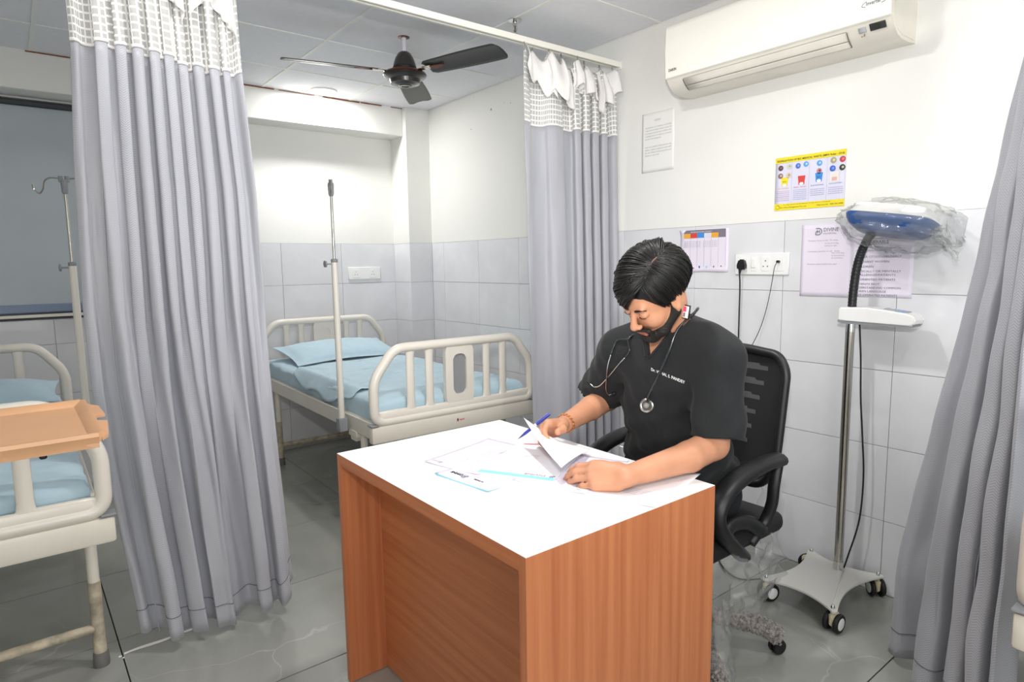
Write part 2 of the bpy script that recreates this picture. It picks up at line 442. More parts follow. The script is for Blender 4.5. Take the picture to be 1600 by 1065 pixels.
def surf_nets(F):
    f = F.F; xs, ys, zs = F.ax; s = f < 0
    nx, ny, nz = f.shape
    cnt = np.zeros((nx - 1, ny - 1, nz - 1), np.uint8)
    for a in (0, 1):
        for b in (0, 1):
            for c in (0, 1): cnt += s[a:nx - 1 + a, b:ny - 1 + b, c:nz - 1 + c]
    act = (cnt > 0) & (cnt < 8); I, J, K = np.nonzero(act); n = len(I)
    idx = np.full(act.shape, -1, np.int32); idx[I, J, K] = np.arange(n)
    acc = np.zeros((n, 3)); num = np.zeros(n)
    corners = [(a, b, c) for a in (0, 1) for b in (0, 1) for c in (0, 1)]
    for p in corners:
        for ax in range(3):
            if p[ax]: continue
            q = list(p); q[ax] = 1
            f0 = f[I + p[0], J + p[1], K + p[2]]; f1 = f[I + q[0], J + q[1], K + q[2]]
            m = (f0 < 0) != (f1 < 0); t = np.where(m, f0 / np.where(m, f0 - f1, 1), 0)
            A = np.stack((xs[I + p[0]], ys[J + p[1]], zs[K + p[2]]), -1); B = np.stack((xs[I + q[0]], ys[J + q[1]], zs[K + q[2]]), -1)
            acc += np.where(m[:, None], A + t[:, None] * (B - A), 0); num += m
    verts = acc / num[:, None]; quads = []
    for ax in range(3):
        o1, o2 = [(1, 2), (2, 0), (0, 1)][ax]
        sl0 = [slice(None)] * 3; sl1 = [slice(None)] * 3; sl0[ax] = slice(0, -1); sl1[ax] = slice(1, None)
        d = s[tuple(sl0)] != s[tuple(sl1)]
        E = np.argwhere(d); 
        E = E[(E[:, o1] > 0) & (E[:, o2] > 0) & (E[:, o1] < f.shape[o1] - 1) & (E[:, o2] < f.shape[o2] - 1)]
        def cell(a, b):
            e = E.copy(); e[:, o1] -= a; e[:, o2] -= b; return idx[e[:, 0], e[:, 1], e[:, 2]]
        q = np.stack((cell(1, 1), cell(0, 1), cell(0, 0), cell(1, 0)), -1)
        inside = s[E[:, 0], E[:, 1], E[:, 2]]
        q[~inside] = q[~inside][:, ::-1]; quads.append(q)
    quads = np.concatenate(quads); quads = quads[(quads >= 0).all(1)]
    me = D.meshes.new('sdf'); me.from_pydata(verts.tolist(), [], quads.tolist()); me.update()
    return me, verts, quads
def axis(*segs):
    """segs: (start, stop, step)..."""
    out = []
    for a, b, st in segs: n = max(1, round((b - a) / st)); out += list(np.linspace(a, b, n, endpoint=False))
    return out + [segs[-1][1]]

# ================================================================== THE SETTING
XR, YB, ZC = 2.64, 4.60, 2.505
XL, YF = -1.30, -1.85
# ---- floor: 1.2 x 0.6 m polished tiles over dark grout
bm = bm_new(); box(bm, ((XL + XR) / 2, (YF + YB) / 2, -0.03), (XR - XL + 0.2, YB - YF + 0.2, 0.05)); floor = struct('floor', bm, M_fgrout, smooth=False)
def piece_mesh(name, sx, sy, sz, bev, m):
    bm = bm_new(); box(bm, (0, 0, 0), (sx, sy, sz), bev); me = D.meshes.new(name); bm.to_mesh(me); bm.free(); me.materials.append(m); return me
cache = {}
def piece(name, sx, sy, sz, c, parent, m, bev=0.0008):
    key = (name, round(sx, 4), round(sy, 4), round(sz, 4))
    if key not in cache: cache[key] = piece_mesh(name, sx, sy, sz, bev, m)
    o = D.objects.new(name, cache[key]); C.objects.link(o); o.parent = parent; o.location = c; return o
fx = [-1.30, -1.02, 0.20, 1.42, 2.64]; fy = [YF] + [0.78 + 0.6035 * k for k in range(-4, 7)] + [YB]
for x0, x1 in zip(fx, fx[1:]):
    for y0, y1 in zip(fy, fy[1:]):
        if y1 - y0 < 0.02: continue
        piece('tile', x1 - x0 - 0.004, y1 - y0 - 0.004, 0.006, ((x0 + x1) / 2, (y0 + y1) / 2, -0.003), floor, M_ftile)
# ---- ceiling: grid of 0.6 m panels
bm = bm_new(); box(bm, ((XL + XR) / 2, (YF + YB) / 2, ZC + 0.06), (XR - XL + 0.2, YB - YF + 0.2, 0.05)); ceil = struct('ceiling', bm, M_ceil, smooth=False)
cx = [XL] + [0.20 + 0.608 * k for k in range(-2, 4)] + [XR]; cy = [YF] + [0.33 + 0.6 * k for k in range(-3, 7)] + [4.42]
for x0, x1 in zip(cx, cx[1:]):
    for y0, y1 in zip(cy, cy[1:]):
        piece('ceiling_panel', x1 - x0 - 0.012, y1 - y0 - 0.012, 0.012, ((x0 + x1) / 2, (y0 + y1) / 2, ZC + 0.006), ceil, M_ceil)
for x in cx[1:-1]: piece('grid_bar', 0.020, YB - YF, 0.004, (x, (YB + YF) / 2, ZC - 0.001), ceil, M_grid, 0)
for y in cy[1:-1]: piece('grid_bar', XR - XL, 0.020, 0.004, ((XR + XL) / 2, y, ZC - 0.0012), ceil, M_grid, 0)
# ---- right wall: paint above, glazed tiles up to 1.5 m
wr = bm_new(); box(wr, (XR + 0.06, (YF + YB) / 2, 1.3), (0.104, YB - YF + 0.2, 2.7)); wall_r = struct('wall_right', wr, M_grout, smooth=False)
bm = bm_new(); box(bm, (XR + 0.004, (YF + YB) / 2, (1.5 + ZC) / 2 + 0.02), (0.008, YB - YF, ZC - 1.5 + 0.04)); obj('painted_plaster', bm, M_wall, wall_r, smooth=False)
ry = [YF] + [3.725 - 0.456 * k for k in range(12, -2, -1)] + [4.35]
for z in range(5):
    for y0, y1 in zip(ry, ry[1:]):
        piece('tile', 0.008, y1 - y0 - 0.0022, 0.2978, (XR + 0.004, (y0 + y1) / 2, 0.3 * z + 0.15), wall_r, M_wtile)
# peeled spots on the paint
for (y, z, sy, sz) in ((3.54, 2.36, .030, .020), (3.78, 2.27, .012, .016), (3.33, 2.36, .014, .008), (3.40, 2.375, .012, .006)):
    n_ = 9; pts = [(XR - 0.0008, y + sy / 2 * math.cos(a) * random.uniform(.5, 1.1), z + sz / 2 * math.sin(a) * random.uniform(.5, 1.1)) for a in [2 * PI * k / n_ for k in range(n_)]]
    flat(wall_r, 'peeled_spot', pts, mat('bare_plaster', '#a9a7a3', 0.9))
# ---- back wall with a window
bw = bm_new()
WX0, WX1, WZ0, WZ1 = -0.75, 0.62, 1.055, 2.29
for (x0, x1, z0, z1) in ((XL - .1, WX0, 0, 2.6), (WX1, XR + .1, 0, 2.6), (WX0, WX1, 0, WZ0), (WX0, WX1, WZ1, 2.6)):
    box(bw, ((x0 + x1) / 2, YB + 0.068, (z0 + z1) / 2), (x1 - x0, 0.12, z1 - z0))
wall_b = struct('wall_back', bw, M_grout, smooth=False)
pb = bm_new()
for (x0, x1, z0, z1) in ((XL, WX0, 1.5, 2.55), (WX1, XR, 1.5, 2.55), (WX0, WX1, WZ1, 2.55)):
    box(pb, ((x0 + x1) / 2, YB + 0.004, (z0 + z1) / 2), (x1 - x0, 0.008, z1 - z0))
obj('painted_plaster', pb, M_wall, wall_b, smooth=False)
bxs = [XL] + [0.19 + 0.4505 * k for k in range(-3, 6)]
for z in range(5):
    for x0, x1 in zip(bxs, bxs[1:]):
        z0, z1 = 0.3 * z, 0.3 * z + 0.3
        segs = [(x0, x1, z0, z1)]
        if z1 > WZ0 and x1 > WX0 and x0 < WX1:
            segs = []
            if z0 < WZ0: segs.append((x0, x1, z0, WZ0))
            zz = max(z0, WZ0)
            if x0 < WX0: segs.append((x0, WX0, zz, z1))
            if x1 > WX1: segs.append((WX1, x1, zz, z1))
        for (a, b, c, d) in segs:
            if b - a > 0.01 and d - c > 0.01: piece('tile', b - a - 0.0022, 0.008, d - c - 0.0022, ((a + b) / 2, YB + 0.004, (c + d) / 2), wall_b, M_wtile)
# window: slate frame, blue-grey roller blind, sill
t = bm_new(); fr = 0.035
for (c, s) in (((WX0 + fr / 2, YB + .03, (WZ0 + WZ1) / 2), (fr, .05, WZ1 - WZ0)), ((WX1 - fr / 2, YB + .03, (WZ0 + WZ1) / 2), (fr, .05, WZ1 - WZ0)),
               (((WX0 + WX1) / 2, YB + .03, WZ1 - fr / 2), (WX1 - WX0, .05, fr)), (((WX0 + WX1) / 2, YB + .03, WZ0 + fr / 2), (WX1 - WX0, .05, fr))): box(t, c, s, 0.002)
win = struct('window_1', t, M_winf)
t = bm_new(); box(t, (-0.065, YB + .05, 1.67), (1.3, .004, 1.16)); obj('pane', t, mat('dim_glass', '#59646c', 0.08), win)
t = bm_new(); grid(t, lambda u, v: Vector((WX0 - .04 + u * (WX1 - WX0 + .08), YB - 0.014 - 0.002 * math.sin(v * 7), 1.135 + v * 1.12)), 6, 20); obj('roller_blind', t, M_blind, win)
t = bm_new(); box(t, (-0.065, YB - 0.016, 1.115), (1.45, .022, .050), .006); obj('blind_rail', t, M_brail, win)
t = bm_new(); box(t, (-0.065, YB - 0.018, 2.262), (1.45, .03, .03), .005); obj('blind_tube', t, mat('dark_tube', '#2c3136', 0.4), win)
t = bm_new(); box(t, (-0.065, YB - 0.012, 1.072), (1.45, .024, .018), .002); obj('window_sill', t, M_creamp, win)
t = bm_new(); box(t, (-0.065, YB - 0.006, 1.055), (1.45, .010, .012), .001); obj('dark_sill_strip', t, mat('dark_strip', '#33363a', 0.5), win)  # thin dark strip below the sill
# ---- beam, column, other walls
t = bm_new(); box(t, ((XL + 2.44) / 2, 4.50, 2.405), (2.44 - XL, 0.2, 0.21), 0.004); beam = struct('trim_1', t, M_wall)
t = bm_new()
for k in range(14):
    x = XL + 0.28 * k + random.uniform(-.05, .05); box(t, (x + .14, 4.397, ZC - 0.004 - random.random() * .002), (random.uniform(.15, .29), .004, random.uniform(.003, .009)))
obj('rusty_edge_strip', t, M_rustl, beam, smooth=False)
t = bm_new(); box(t, (2.54 + .01, 4.48, 1.3), (0.212, 0.252, 2.6)); col_ = struct('wall_column', t, M_grout, smooth=False)
t = bm_new(); box(t, (2.54, 4.354, (1.5 + 2.52) / 2), (0.20, 0.008, 1.02)); box(t, (2.444, 4.480, (1.5 + 2.52) / 2), (0.008, 0.243, 1.02)); obj('painted_plaster', t, M_wall, col_, smooth=False)
for z in range(5):
    piece('tile', 0.1978, 0.008, 0.2978, (2.54, 4.354, 0.3 * z + .15), col_, M_wtile)
    piece('tile', 0.008, 0.2478, 0.2978, (2.444, 4.475, 0.3 * z + .15), col_, M_wtile)
t = bm_new(); box(t, (XL - 0.05, (YF + YB) / 2, 1.3), (0.1, YB - YF + .2, 2.7)); struct('wall_left', t, M_wall, smooth=False)
t = bm_new(); box(t, ((XL + XR) / 2, YF - 0.05, 1.3), (XR - XL + .2, 0.1, 2.7)); struct('wall_front', t, M_wall, smooth=False)
t = bm_new(); box(t, (0.57, YB - 0.006, 0.012), (3.74, .012, .024), .003); struct('baseboard_back', t, M_skirt)

# ================================================================== CEILING THINGS
def downlight(x, y, label, group=None):
    t = thing('ceiling_downlight', label, 'ceiling light', (x, y, ZC - 0.014), 0, group)
    b = bm_new(); lathe(b, [(0.0760, 0.0075), (0.0765, 0.0045), (0.083, 0.0045), (0.088, 0.009), (0.088, 0.014), (0.076, 0.014)], (x, y, ZC - 0.014)); obj('trim_ring', b, M_white, t)
    b = bm_new(); lathe(b, [(0.001, 0.0080), (0.06, 0.0080), (0.0755, 0.0080), (0.0755, 0.0083)], (x, y, ZC - 0.014)); obj('diffuser', b, M_lamp, t)
downlight(1.775, 4.262, 'round lit ceiling downlight just in front of the back wall beam')
for (x, y) in ((1.25, 1.45), (-0.1, 1.6), (1.75, 0.1), (0.2, -0.9), (0.45, 2.1)): downlight(x, y, 'added unseen ceiling downlight above and behind the camera', 'added downlights')  # fixtures for the added fill lamps, all out of view
# sprinkler
t = thing('fire_sprinkler', 'small chrome fire sprinkler head under the ceiling above the curtain track', 'sprinkler', (2.035, 2.525, ZC - 0.07))
p = (2.035, 2.525, ZC)
b = bm_new(); lathe(b, [(0.034, -0.004), (0.034, -0.006), (0.012, -0.010), (0.010, 0.0)], p); obj('escutcheon', b, M_chrome, t)
b = bm_new(); lathe(b, [(0.010, -0.03), (0.011, -0.02), (0.009, -0.008)], p, 12); obj('body', b, M_chrome, t)
b = bm_new()
for s in (-1, 1): tube(b, smooth_path([(p[0] + s * .008, p[1], ZC - .028), (p[0] + s * .012, p[1], ZC - .042), (p[0] + s * .003, p[1], ZC - .058)], 4), .002, 6)
lathe(b, [(0.004, -0.066), (0.013, -0.065), (0.013, -0.062), (0.003, -0.056)], p, 14); obj('deflector', b, M_chrome, t)
b = bm_new(); tube(b, [(p[0], p[1], ZC - .056), (p[0], p[1], ZC - .030)], .0028, 8); obj('glass_bulb', b, M_copper, t)
# ceiling fan
FX, FY = 1.717, 3.05
fan = thing('ceiling_fan', 'dark brown three-blade ceiling fan on a white rod beyond the curtain track', 'fan', (FX, FY, 2.26))
b = bm_new(); tube(b, [(FX, FY, 2.41), (FX, FY, ZC)], .0125, 14); obj('down_rod', b, M_rod, fan)
b = bm_new(); lathe(b, [(0.030, 0.0), (0.030, -0.003), (0.013, -0.004)], (FX, FY, ZC)); obj('ceiling_rose', b, M_copper, fan)
b = bm_new(); lathe(b, [(0.058, 2.338), (0.060, 2.350), (0.058, 2.368), (0.048, 2.398), (0.034, 2.422), (0.020, 2.432), (0.013, 2.433)], (FX, FY, 0)); obj('canopy', b, M_fan, fan)
b = bm_new(); lathe(b, [(0.001, 2.262), (0.018, 2.262), (0.020, 2.259), (0.032, 2.259), (0.034, 2.263), (0.050, 2.264), (0.056, 2.268), (0.075, 2.273), (0.080, 2.292), (0.092, 2.298), (0.108, 2.306), (0.112, 2.314), (0.104, 2.324), (0.085, 2.333), (0.060, 2.338)], (FX, FY, 0), 40); hs_ = obj('motor_housing', b, M_fan, fan)
b = bm_new(); lathe(b, [(0.104, 2.3235), (0.108, 2.321), (0.1125, 2.316), (0.1065, 2.326), (0.088, 2.334), (0.084, 2.334)], (FX, FY, 0), 40); obj('copper_ring', b, M_copper, fan)
b = bm_new(); lathe(b, [(0.0605, 2.343), (0.0620, 2.346), (0.0620, 2.352), (0.0600, 2.356)], (FX, FY, 0), 40); obj('label_band', b, M_blackr, fan)
for k, a in enumerate((166.5, 289, 52)):
    a = math.radians(a); R = Matrix.Translation((FX, FY, 2.328)) @ Matrix.Rotation(a, 4, 'Z')
    b = bm_new(); box(b, (0.125, 0, 0.0), (0.06, 0.030, .004), .0015); box(b, (0.16, 0, 0.001), (0.05, 0.052, .003), .001); bmesh.ops.transform(b, matrix=R, verts=b.verts); obj('blade_bracket', b, M_steel, fan)
    T = Matrix.Rotation(math.radians(-12), 4, 'X')
    def bl(u, v):
        x = 0.15 + 0.46 * u; wd = 0.060 + 0.012 * math.sin(u * 2.2)
        e = min(1, (1 - u) / 0.06); e2 = min(1, u / .05)
        wd *= math.sqrt(max(0.0, 1 - (1 - e) ** 2)) * .35 + .65 if e < 1 else 1
        wd *= .75 + .25 * e2
        y = (v - .5) * 2 * wd; return T @ Vector((x, y, 0.006 * (1 - (2 * v - 1) ** 2)))
    b = bm_new(); grid(b, bl, 40, 8); bmesh.ops.transform(b, matrix=R, verts=b.verts); o = obj('blade', b, M_fanbl, fan); solid(o, 0.003)
    b = bm_new(); prism(b, [(.175, -.017), (.25, -.010), (.262, 0), (.25, .012), (.19, .019), (.170, .008)], 2, -0.004, -0.0005); bmesh.ops.transform(b, matrix=R @ T, verts=b.verts); obj('blade_ornament', b, M_copper, fan)

# ================================================================== CURTAIN TRACKS AND CURTAINS
def track(name, y, x0, x1, z, label, end=None):
    t = thing(name, label, 'curtain track', ((x0 + x1) / 2, y, z))
    prof = [(-.019, .0), (-.019, .026), (.019, .026), (.019, .0), (.008, .0), (.008, .003), (.016, .003), (.016, .023), (-.016, .023), (-.016, .003), (-.008, .003), (-.008, 0)]
    b = bm_new(); prism(b, [(y + u, z + v) for u, v in prof], 0, x0, x1); obj('rail', b, M_offw, t, smooth=False)
    b = bm_new(); box(b, (x1 - .006, y, z + .013), (.012, .045, .045), .004); obj('wall_bracket', b, M_white, t)
    b = bm_new(); tube(b, [(x1 - .016, y - .012, z + .022), (x1 - .012, y - .012, z + .022)], .003, 8); obj('screw', b, M_blackr, t)
    for xx in (x0 + .3, (x0 + x1) / 2 - .35): 
        b = bm_new(); tube(b, [(xx, y, z + .024), (xx, y, ZC)], .005, 8); obj('hanger', b, M_steel, t)
    return t
track('curtain_track', 2.40, XL, XR, 2.352, 'cream curtain track crossing the ceiling to the right wall beside the fan')
track('curtain_track', 0.50, 0.9, XR, 2.352, 'cream curtain track above the dark grey curtain at far right, outside the frame top')

def lerp_table(tab, z):
    tab = sorted(tab)
    if z <= tab[0][0]: return tab[0][1]
    for (z0, v0), (z1, v1) in zip(tab, tab[1:]):
        if z <= z1: return v0 + (v1 - v0) * (z - z0) / (z1 - z0)
    return tab[-1][1]
def curtain(label, P, zbound, zhem, ztop, width, ns, nz, ring_s, flaps, edge_s=None):
    c0 = P(.5, 1.2); t = thing('curtain', label, 'curtain', (c0.x, c0.y, 0.0))
    uvf = lambda lo, hi: (lambda u, v: (u * width, v * 2.3))
    b = bm_new()
    def body(u, v):
        z = zhem(u) + (zbound(u) - zhem(u)) * v; q = P(u, z); return Vector((q.x, q.y, z))
    grid(b, body, ns, nz, lambda u, v: (u * width, v * 2.0)); o = obj('cloth', b, M_curt, t, smooth=True); solid(o, 0.0015)
    if edge_s is not None:
        b = bm_new(); tube(b, [P(edge_s, .05 + (zbound(edge_s) - .06) * k / 60) + Vector((0, -.004, 0)) for k in range(61)], .0016, 6); obj('side_hem', b, mat('pale_hem', '#b9bac2', .7), t, smooth=True)
    b = bm_new()
    def hem(u, v):
        z = zbound(u) - .004 + .010 * v; q = P(u, z); n = (P(u + .001, z) - P(u - .001, z)).cross(Vector((0, 0, 1))).normalized(); q = q + n * .0016; return Vector((q.x, q.y, z))
    grid(b, hem, ns, 1); o = obj('white_hem_band', b, M_flap, t, smooth=True); solid(o, 0.002)
    b = bm_new()
    def stitch(u, v):
        z = zhem(u) + .085 + .003 * v; q = P(u, z); n = (P(u + .001, z) - P(u - .001, z)).cross(Vector((0, 0, 1))).normalized(); q = q + n * .0016; return Vector((q.x, q.y, z))
    grid(b, stitch, ns, 1); o = obj('hem_stitching', b, mat('stitch_grey', '#737580', 0.8), t, smooth=True); solid(o, 0.001)
    b = bm_new()
    def head(u, v):
        z = zbound(u) + (ztop(u) - zbound(u)) * v; q = P(u, z); return Vector((q.x, q.y, z))
    grid(b, head, ns, 14, lambda u, v: (u * width, v * (ztop(u) - zbound(u)))); o = obj('net_header', b, M_net, t, smooth=True)
    for (s0, s1, d0, d1, out) in flaps:
        def fl(u, v):
            s_ = s0 + (s1 - s0) * u; zt = ztop(s_); dr = d0 + (d1 - d0) * u
            z = zt - dr * v; q = P(s_, z); 
            lift_ = out * math.sin(min(1, v * 1.3) * PI * .62) + .006 + .008 * math.sin(u * 9 + v * 4)
            return Vector((q.x, q.y - lift_, z + .012 * math.sin(PI * min(1, v * 4)) ))
        b = bm_new(); grid(b, fl, 22, 10); o = obj('folded_header_flap', b, M_flap, t, smooth=True); solid(o, .0012)
    for s_ in ring_s:
        q = P(s_, ztop(s_)); zt = ztop(s_)
        b = bm_new(); tube(b, smooth_path([(q.x, q.y - .004, zt - .03), (q.x, q.y - .005, zt + .004), (q.x, q.y, min(zt + .02, 2.353)), (q.x, q.y + .003, zt + .002)], 4), .0018, 6); obj('hook', b, M_steel, t)
    return t

# --- left curtain
xl_t = [(0, .262), (.25, .245), (.45, .225), (.67, .206), (.95, .185), (1.21, .181), (1.67, .194), (2.03, .214), (2.40, .212)]
xr_t = [(0, .792), (.14, .78), (.49, .762), (.9, .745), (1.14, .739), (1.6, .734), (2.03, .708), (2.40, .700)]
def wave(s, pts):  # piecewise fold phases
    for (a, pa), (b_, pb) in zip(pts, pts[1:]):
        if s <= b_: return pa + (pb - pa) * (s - a) / (b_ - a)
    return pts[-1][1]
phL = [(0, 0), (.10, .5), (.22, 1.5), (.31, 2.5), (.41, 3.5), (.50, 4.5), (.585, 5.5), (.66, 6.5), (.77, 7.5), (.865, 8.5), (.94, 9.5), (1.0, 10.0)]
phB = [(0, 0), (.13, .5), (.27, 1.5), (.42, 2.5), (.50, 3.0), (.72, 3.6), (.86, 4.6), (1.0, 5.5)]
def PL(s, z):
    k = 1 - z / 2.36; a0, a1 = lerp_table(xl_t, z), lerp_table(xr_t, z)
    ph = wave(s, phL) * 2 * PI + .35 * math.sin(3.1 * z + 7 * s); pb = wave(s, phB) * 2 * PI + .5 * math.sin(1.7 * z + 3 * s)
    w_ = min(1, max(0, (1.55 - z) / 1.3)); w_ = w_ * w_ * (3 - 2 * w_); en = .25 + .75 * min(1, s / .12)
    amp = (.018 + .010 * k) * (1 + .45 * math.sin(17 * s + 1.3)) * en * (1 - .62 * w_); ab = .040 * w_ * (1 + .3 * math.sin(11 * s)) * en
    x = a0 + (a1 - a0) * s + (.009 * math.sin(2 * ph) * (1 - w_) + .012 * math.sin(2 * pb) * w_) * min(1, s * 8) * min(1, (1 - s) * 8)
    y = 2.43 - amp * math.cos(ph) - ab * math.cos(pb) - .03 * k + .014 * math.sin(5 * s + 2.2 * z) + (.05 * (1 - s / .12) if s < .12 else 0)
    y += .009 * noise.noise(Vector((s * 26, z * 3, 1))) * (.5 + k) + .004 * noise.noise(Vector((s * 50, z * 16, 4))) * k
    return Vector((x, y, z))
def zb_L(s): return (2.035 if s < .60 else 2.012) + .006 * math.cos(wave(s, phL) * 2 * PI)
def zh_L(s): return .03 + (.045 if s < .14 else 0) * (1 - s / .14) + .012 * math.sin(20 * s) + (.07 * max(0, (s - .9) / .1)) + .02 * max(0, math.sin(9 * s))
curtain('tall grey herringbone curtain with white net header between the two beds, left of the fan',
        PL, zb_L, zh_L, lambda s: 2.335 + .012 * math.cos(s * 60), 1.5, 260, 50, [.02 + .12 * k for k in range(9)],
        [(.52, .66, .05, .20, .03), (.70, .80, .17, .08, .035), (.82, .97, .10, .22, .03)], .115)
# --- middle curtain near the right wall
phM = [(0, 0), (.15, .5), (.33, 1.0), (.50, 1.5), (.60, 2.5), (.70, 3.5), (.80, 4.5), (.90, 5.5), (1.0, 6.2)]
xlm = [(0, 2.00), (.57, 1.985), (2.0, 1.968), (2.4, 1.972)]
xrm = [(0, 2.625), (1.4, 2.625), (2.0, 2.615), (2.4, 2.60)]
def PM(s, z):
    k = 1 - z / 2.36; a0, a1 = lerp_table(xlm, z), lerp_table(xrm, z); ph = wave(s, phM) * 2 * PI + .25 * math.sin(2.7 * z + 5 * s)
    amp = (.020 + .016 * k); x = a0 + (a1 - a0) * s + .012 * math.sin(2 * ph) * min(1, s * 6) * min(1, (1 - s) * 6)
    y = 2.405 - amp * math.cos(ph) - .02 * k + .006 * noise.noise(Vector((s * 22, z * 4, 5)))
    return Vector((x, y, z))
def zt_M(s):
    q = (s * 7.3) % 1.0; return 2.345 - .045 * math.sin(PI * q) ** 1.0 * (1 if s < .9 else .3) - .02 * s
curtain('grey satin curtain with drooping white net header at the right wall behind the seated person',
        PM, lambda s: 2.000 + .004 * math.cos(wave(s, phM) * 2 * PI), lambda s: .035 + .01 * math.sin(15 * s), zt_M, 1.5, 200, 46, [k / 7.3 for k in range(8)],
        [(0.0, .30, .10, .20, .030), (.24, .50, .17, .20, .045), (.50, .62, .12, .11, .03), (.60, .74, .11, .14, .03), (.76, .99, .20, .10, .04)])
# --- right curtain, gathered near the wall
yl_t = [(0, .800), (.10, .795), (.41, .782), (.74, .727), (1.19, .651), (1.52, .609), (1.92, .549), (2.4, .500)]
phR = [(0, 0), (.20, .4), (.42, 1.0), (.58, 1.6), (.72, 2.3), (.86, 3.2), (1, 4)]
def PR(s, z):
    k = 1 - z / 2.36; y0 = lerp_table(yl_t, z); A = Vector((2.22, y0 - .01, z)); B = Vector((1.93 + .04 * (1 - k), .405, z)); ph = wave(s, phR) * 2 * PI
    q = A.lerp(B, s); n = Vector((.45, -.9, 0)).normalized() if False else (B - A).cross(Vector((0, 0, 1))).normalized()
    q += n * (.018 + .028 * k) * math.cos(ph) * min(1, s * 6 + .1) + (B - A).normalized() * .014 * math.sin(2 * ph) * min(1, s * 4)
    q += n * .03 * k * math.exp(-((z - .33) / .10) ** 2) * math.sin(s * 9) * (1 if s < .45 else .3)
    q += n * .010 * noise.noise(Vector((s * 10, z * 5, 9)))
    return q
curtain('darker grey herringbone curtain bunched at the right edge of the photo beside the scale',
        PR, lambda s: 2.03, lambda s: .025 + .02 * math.sin(7 * s) ** 2, lambda s: 2.34, 1.1, 180, 60, [.1, .4, .7, .95], [], .70)
# thin white strip lying on the floor under the left curtain
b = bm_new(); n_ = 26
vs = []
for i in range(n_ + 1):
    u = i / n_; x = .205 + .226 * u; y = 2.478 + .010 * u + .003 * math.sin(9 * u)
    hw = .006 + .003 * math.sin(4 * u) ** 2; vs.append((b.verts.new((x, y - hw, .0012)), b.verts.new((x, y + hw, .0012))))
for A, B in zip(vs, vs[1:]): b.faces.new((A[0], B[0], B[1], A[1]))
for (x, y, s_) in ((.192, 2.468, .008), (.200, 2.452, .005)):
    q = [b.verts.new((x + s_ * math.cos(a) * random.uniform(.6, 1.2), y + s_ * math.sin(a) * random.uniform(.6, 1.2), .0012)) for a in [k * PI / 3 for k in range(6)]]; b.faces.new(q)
o = obj('floor_strip', b, mat('white_floor_strip', '#f2ece8', 0.5), smooth=False); tag(o, 'thin white strip on the floor under the left curtain', 'tape'); solid(o, .0008, 1); recenter(o)

# ================================================================== HOSPITAL BEDS
BW, BL = 0.98, 1.87
def board(parent, y, name, crank):
    """moulded bed end: loop, four slats, centre panel with grey insert; y = local plane"""
    z0, r = 0.602, 0.023
    loop = [(r, z0), (r, .80), (.135, .945), (BW - .135, .945), (BW - r, .80), (BW - r, z0)]
    b = bm_new(); tube(b, fillet([(x, y, z) for x, z in loop], .055, 8, closed=True), r, 14, closed=True)
    for x in (.16, BW - .16): lathe(b, [(r + .0, x - .012), (r + .002, x - .010), (r + .002, x - .004), (r, x - .002), (r + .002, x), (r + .002, x + .006), (r, x + .008)], (0, y, .945), 14, 'X') if False else None
    bt = obj(name, b, M_creamp, parent, local=True, smooth=True)
    b = bm_new()
    for x in (.12, BW - .12): box(b, (x, y, .628), (.20, .022, .05), .006)
    box(b, (BW / 2, y, .625), (BW - .1, .030, .046), .010, seg=2); obj('lower_bar', b, M_creamp, bt, local=True)
    for x in (.217, .322, .663, .768):
        b = bm_new()
        def sl(u, v, x=x):
            z = .635 + .30 * v; wv = .0215 + .018 * (max(0, 1 - v / .10) ** 2 + max(0, (v - .90) / .10) ** 2); a = u * 2 * PI
            return Vector((x + wv * math.cos(a), y + .012 * math.sin(a), z))
        grid(b, sl, 14, 16, wrap=True); obj('slat', b, M_creamp, bt, local=True, smooth=True)
    # centre panel with rounded window
    b = bm_new(); cxp = .4925; hw, zt, zb = .083, .932, .64; ow, ot, ob = .040, .888, .683
    N = 40
    def rr(a, hw_, hh, cz, rad):
        c_, s_ = math.cos(a), math.sin(a); k = 1 / max(abs(c_) / hw_, abs(s_) / hh); x, z = c_ * k, s_ * k
        ix, iz = hw_ - rad, hh - rad
        if abs(x) > ix and abs(z) > iz:
            dx, dz = abs(x) - ix, abs(z) - iz; an = math.atan2(dz, dx); x = math.copysign(ix + rad * math.cos(an), x); z = math.copysign(iz + rad * math.sin(an), z)
        return cxp + x, cz + z
    R = []
    for (yy, inner) in ((y - .013, 0), (y - .013, 1), (y + .013, 1), (y + .013, 0)):
        ring = []
        for k in range(N):
            a = 2 * PI * k / N
            x, z = rr(a, ow, (ot - ob) / 2, (ot + ob) / 2, .032) if inner else rr(a, hw, (zt - zb) / 2, (zt + zb) / 2, .008)
            ring.append(b.verts.new((x, yy, z)))
        R.append(ring)
    for A, B in zip(R, R[1:] + R[:1]):
        for k in range(N): b.faces.new((A[k], A[(k + 1) % N], B[(k + 1) % N], B[k]))
    bmesh.ops.recalc_face_normals(b, faces=b.faces); cp = obj('center_panel', b, M_creamp, bt, local=True)
    b = bm_new(); box(b, (cxp, y + .002, (ot + ob) / 2), (2 * ow + .01, .010, ot - ob + .01), .002); 
    return bt, cp, b
